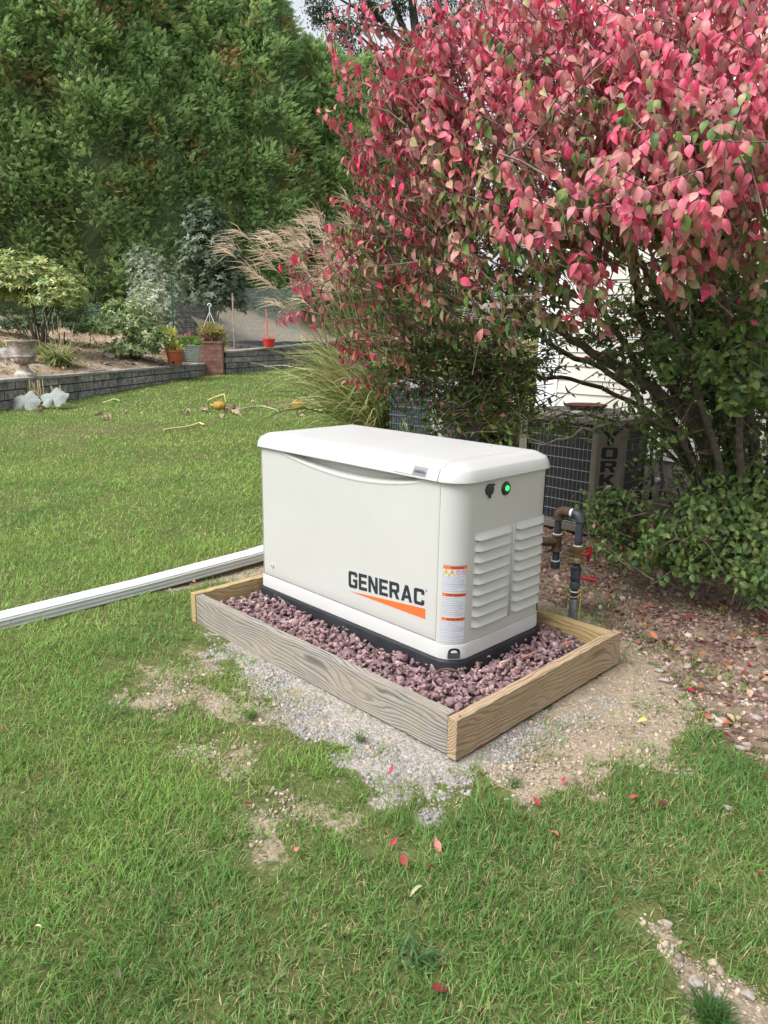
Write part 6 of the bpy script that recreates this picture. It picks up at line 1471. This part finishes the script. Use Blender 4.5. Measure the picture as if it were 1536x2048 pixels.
for (px, py, dp, sp_, n_) in ((640, 20, 36.5, .8, 240), (690, 60, 36.8, .9, 260), (740, 20, 37, .8, 200), (700, 110, 37.3, .5, 90), (735, 115, 37.3, .6, 130), (800, 10, 37.6, .7, 130), (860, 60, 38, .7, 160), (880, 10, 38, 1.0, 260), (650, -60, 36.5, 1.2, 300), (760, -80, 37, 1.6, 500), (900, -100, 38, 1.8, 600), (1000, 20, 38.5, 1.6, 500), (820, -220, 38, 2.2, 700), (980, -220, 38, 2.2, 600), (680, -200, 37, 1.8, 400), (880, 170, 38.5, .6, 90), (1050, 150, 39, 1.4, 300), (765, 150, 37.6, .35, 60)):
    c0 = tl(px, py, dp); u_ = rdir(n_)*(rng.random((n_, 1))**.4)*sp_; Pp.append(c0+u_)
Pp = np.concatenate(Pp); Pp = np.repeat(Pp, 5, 0)+rng.normal(0, .12, (len(Pp)*5, 3)); K = len(Pp); cc = np.array([(.035, .06, .022), (.05, .08, .03), (.03, .045, .02)])[rng.integers(0, 3, K)]*rng.uniform(.7, 1.3, (K, 1))
V, Fc, cc = inst(*leaf_tpl(.6, .2, .2, 3, .8), frames(rdir(K)+np.array([0, 0, -.5]), rdir(K)+np.array([0, 0, .8])), Pp, rng.uniform(.10, .17, K), cc); mk('crown', V, Fc, SHL, tree, cc)
# low conifers seen under the sky gap
for (px, pt, dp, lb_, w_) in ((790, 150, 33, 'dark conifer below the sky gap, in front of the big tree', 1.0), (700, 128, 31, 'dark green conifer top just right of the hedge edge', 1.0)):
    q = at(px, 650, dp); gz_ = float(bed_z(q[0], q[1])); hh = z_at(pt, q[0], q[1])-gz_; t_ = empty('conifer', (q[0], q[1], gz_), lb_, 'tree'); t_.scale = (.85, .85, hh/13.5)
    for src in protos[0]: c_ = src.copy(); C.objects.link(c_); c_.parent = t_

# ================================================================== FALLEN LEAVES, STONES, STRAY THINGS
FALL = {'red': (.34, .045, .055), 'dark': (.14, .025, .03), 'pink': (.46, .17, .16), 'orange': (.46, .17, .08), 'straw': (.50, .44, .30), 'yellow': (.55, .48, .12)}
FM = m_leaf('fallen_leaf', .15, .55, .3, 60, .2)
fl_list = [(82, 1548, 'dark', .05, 'dark red fallen leaf alone in the grass at the left edge'), (497, 1607, 'red', .035, 'small red fallen leaf in the middle of the left lawn'), (594, 1697, 'pink', .04, 'pink fallen leaf left of the straw coloured one in the front lawn'), (530, 1712, 'pink', .028, 'smallest pink fallen leaf in the front lawn'),
 (808, 1722, 'red', .055, 'largest red fallen leaf standing up in the grass below the gravel'), (875, 1690, 'pink', .045, 'pale pink curled leaf right of the largest red leaf'), (858, 1733, 'dark', .03, 'dark red leaf just below the pale pink curled leaf'), (788, 1683, 'red', .03, 'small red leaf above the largest red leaf'), (832, 1780, 'straw', .06, 'straw coloured leaf blade in the front lawn'),
 (878, 1976, 'red', .055, 'bright red leaf with a white tip near the bottom edge'), (1108, 1665, 'pink', .045, 'rosy fallen leaf in the grass below the dirt patch'), (1073, 1602, 'red', .035, 'red leaf lying at the edge of the pale gravel'), (1127, 1560, 'red', .04, 'bright red leaf on the dirt below the end board'), (1145, 1558, 'pink', .025, 'tiny pink leaf beside the bright red leaf on the dirt'),
 (967, 1491, 'red', .035, 'red leaf on the gravel by the front corner of the frame'), (783, 1538, 'red', .035, 'red leaf in the small grass tuft on the gravel'), (1325, 1607, 'dark', .045, 'dark red leaf in the right lawn'), (1268, 1593, 'red', .028, 'small red leaf between the dirt patch and the right lawn'), (1343, 1697, 'red', .03, 'dull red leaf deeper in the right lawn'), (1520, 1745, 'red', .035, 'red leaf at the right edge of the lawn'),
 (1350, 1402, 'red', .05, 'bright red leaf on the pebbles right of the frame'), (1320, 1378, 'dark', .05, 'dark red leaf behind the bright red one on the pebbles'), (1454, 1471, 'dark', .05, 'dark maroon leaf lying on the pale pebbles at the right'), (1490, 1478, 'red', .035, 'small red leaf beside the maroon one at the right'), (1534, 1552, 'red', .045, 'red leaf at the right edge of the pebbles'), (1306, 1269, 'orange', .055, 'orange leaf on the bed behind the frame corner'),
 (1240, 1507, 'pink', .035, 'pink leaf on the dirt among grass tufts'), (1238, 1465, 'red', .025, 'tiny red leaf on the dirt between grass tufts'), (1477, 1291, 'red', .05, 'red leaf under the bush at the right'), (1525, 1267, 'red', .06, 'bright red leaf at the right edge under the bush'), (1290, 1228, 'dark', .04, 'dark leaf just behind the right frame corner'), (1415, 1432, 'orange', .05, 'orange leaf among pale pebbles at the right'),
 (590, 1415, 'dark', .035, 'maroon leaf on the gravel beside the grey board'), (640, 1420, 'dark', .04, 'maroon leaf farther right on the gravel beside the grey board'), (1100, 1355, 'orange', .0, ''), (236, 1945, 'straw', .05, 'pale yellow leaf in the bottom left lawn'), (75, 1852, 'straw', .035, 'small pale leaf low at the left edge'), (1268, 1405, 'straw', .05, 'cream coloured leaf on the dirt near the right frame end'), (1285, 1440, 'yellow', .05, 'yellow green leaf on the grass tuft right of the frame'), (285, 1128, 'red', .035, 'red leaf on the lawn above the white drain pipe'), (388, 1162, 'orange', .035, 'orange leaf between the drain pipe and the frame'), (233, 1243, 'red', .03, 'red leaf on the lawn below the white drain pipe')]
TVs = [leaf_tpl(.55, .35, .4, 6, .85), leaf_tpl(.6, -.5, .6, 6, .8)]
for i, (px, py, cn, s_, lb_) in enumerate(fl_list):
    if not s_: continue
    onlawn = cn in ('red', 'pink', 'dark', 'straw'); p = on(px, py, 2, GZ+(.028)); d_ = norm(np.array([[rng.normal(), rng.normal(), .15]])); n_ = norm(np.array([[rng.normal(0, .45), rng.normal(0, .45), 1]])); w_ = .45 if cn == 'straw' else 1
    V, Fc, cc = inst(*TVs[i % 2], frames(d_, n_), np.zeros((1, 3)), np.array([[s_*w_*.74, s_*.74, s_*.74]]), np.array([FALL[cn]])*rng.uniform(.85, 1.15)); V -= V.mean(0)
    tag(mk('fallen_leaf', V, Fc, FM, cols=cc, smooth=True, loc=p), lb_, 'leaf', 'fallen leaves on the ground')
for (x_, y_, cn, lb_) in ((1.36, .30, 'orange', 'orange leaf curled on the purple stone right of the generator'), (1.40, .52, 'orange', 'tan orange leaf on the purple stone near the right board'), (1.33, .19, 'straw', 'pale leaf on the purple stone beside the base')):
    V, Fc, cc = inst(*TVs[1], frames(norm(np.array([[1, .4, .2]])), norm(np.array([[.2, .1, 1]]))), np.zeros((1, 3)), np.array([[.04]*3]), np.array([FALL[cn]])); V -= V.mean(0)
    tag(mk('fallen_leaf', V, Fc, FM, cols=cc, smooth=True, loc=(x_, y_, -.035)), lb_, 'leaf', 'fallen leaves on the ground')
p = on(980, 892, 2, .7165); V, Fc, cc = inst(*TVs[0], frames(np.array([[1., .3, 0]]), np.array([[0, 0, 1.]])), np.zeros((1, 3)), np.array([[.012]*3]), np.array([FALL['red']])); tag(mk('leaf_scrap', V, Fc, FM, cols=cc, loc=p), 'tiny red leaf scrap on top of the generator lid', 'leaf')
PALE = m_noise('pale_stone', (.22, .19, .17), (.38, .345, .31), 40, .9, .3, .003)
for (px, py, s_, lb_) in ((1268, 1780, .016, 'white stone in the right lawn above the bare strip'), (1335, 1856, .020, 'pale stone at the head of the bare strip'), (1395, 1970, .022, 'grey stone in the bare strip near the bottom'), (1433, 1997, .018, 'pale stone in the bare strip lowest at the right'), (1490, 1995, .020, 'tan stone at the right of the bare strip'), (1375, 1338, .028, 'large pale stone on the bed right of the frame'), (1330, 1365, .030, 'large grey stone right of the frame, lowest of two'), (1318, 1345, .026, 'large pinkish stone right of the frame, upper of two'), (1425, 1440, .026, 'round tan stone beside the orange leaf'), (1455, 1620, .022, 'white rounded stone at the edge of the right lawn'), (1480, 1500, .024, 'flat pale stone on the right pebbles'), (1512, 1440, .030, 'flat brown stone at the right edge')):
    v = STPL[rng.integers(0, 10)]*s_*.8; tag(mk('stone', v, [tuple(f) for f in IF], PALE, loc=on(px, py, 2, GZ)+np.array([0, 0, s_*.35])), lb_, 'stone', 'loose pale stones on the ground')
# fallen twigs and the buried black cable loop in the purple stone
def twig(P, r_, label, m=TWIG, nm='twig', cat_='twig'):
    P = spline(P, 4); c = P[0].copy(); return tag(MB().tube([q-c for q in P], r_, 6).build(nm, m, None, smooth=True, loc=c), label, cat_)
g3 = lambda px, py, h_=.015: on(px, py, 2, GZ+h_)
twig([g3(1405, 1480), g3(1420, 1462), g3(1440, 1458), g3(1490, 1465), g3(1536, 1478)], .0028, 'forked twig on the pale pebbles at the right edge')
twig([g3(1270, 1170), g3(1310, 1185), g3(1345, 1210)], .003, 'thin twig among the dry leaves behind the frame')
twig([g3(1290, 1232), g3(1380, 1222), g3(1450, 1240)], .003, 'long thin twig lying on the bed under the bush')
cb = lambda px, py, z=-.040: on(px, py, 2, z)
twig([cb(877, 1372, -.075), cb(868, 1358), cb(872, 1345, -.03), cb(890, 1338, -.028), cb(912, 1342, -.035), cb(918, 1352, -.07)], .0045, 'brown cable loop sticking out of the purple stone by the base corner', mat('brown_cable', (.10, .06, .06), .5), 'cable', 'cable')
# grass tuft at the bottom right and broad weeds
def tuftobj(px, py, n, L_, w, label, col, nm='grass_tuft', catg='grass tuft'):
    p = g3(px, py, 0); TV, TF = blade_tpl(.5, 0, 5); az = rng.uniform(0, 6.283, n); tl_ = np.abs(rng.normal(.5, .3, n)); d_ = np.stack([np.cos(az)*np.sin(tl_), np.sin(az)*np.sin(tl_), np.cos(tl_)], -1); nn = np.stack([-np.cos(az)*np.cos(tl_), -np.sin(az)*np.cos(tl_), np.sin(tl_)], -1)
    LL = L_*rng.uniform(.6, 1.1, n); V, Fc, cc = inst(TV, TF, frames(d_, nn), rng.normal(0, L_*.2, (n, 3))*np.array([1, 1, 0]), np.stack([np.full(n, w), LL, LL], -1), np.array(col)*rng.uniform(.7, 1.3, (n, 1))); return tag(mk(nm, V, Fc, GRASS, cols=cc, smooth=True, loc=p), label, catg)
tuftobj(1425, 2040, 260, .065, .0028, 'dense dark green fine grass tuft at the bottom edge on the bare strip', (.06, .14, .035))
tuftobj(835, 1925, 26, .09, .007, 'broad bladed dark weed in the front lawn', (.08, .16, .06), 'weed', 'weed')
tuftobj(720, 1480, 40, .045, .0028, 'small grass tuft on the grey gravel left of the frame corner', (.10, .17, .05))
tuftobj(1030, 1575, 60, .045, .0028, 'round grass tuft alone on the pale gravel', (.08, .16, .04))
tuftobj(500, 1435, 60, .05, .0028, 'grass tuft on the gravel edge beside the grey board', (.10, .19, .045))
print('objects', len(bpy.data.objects))
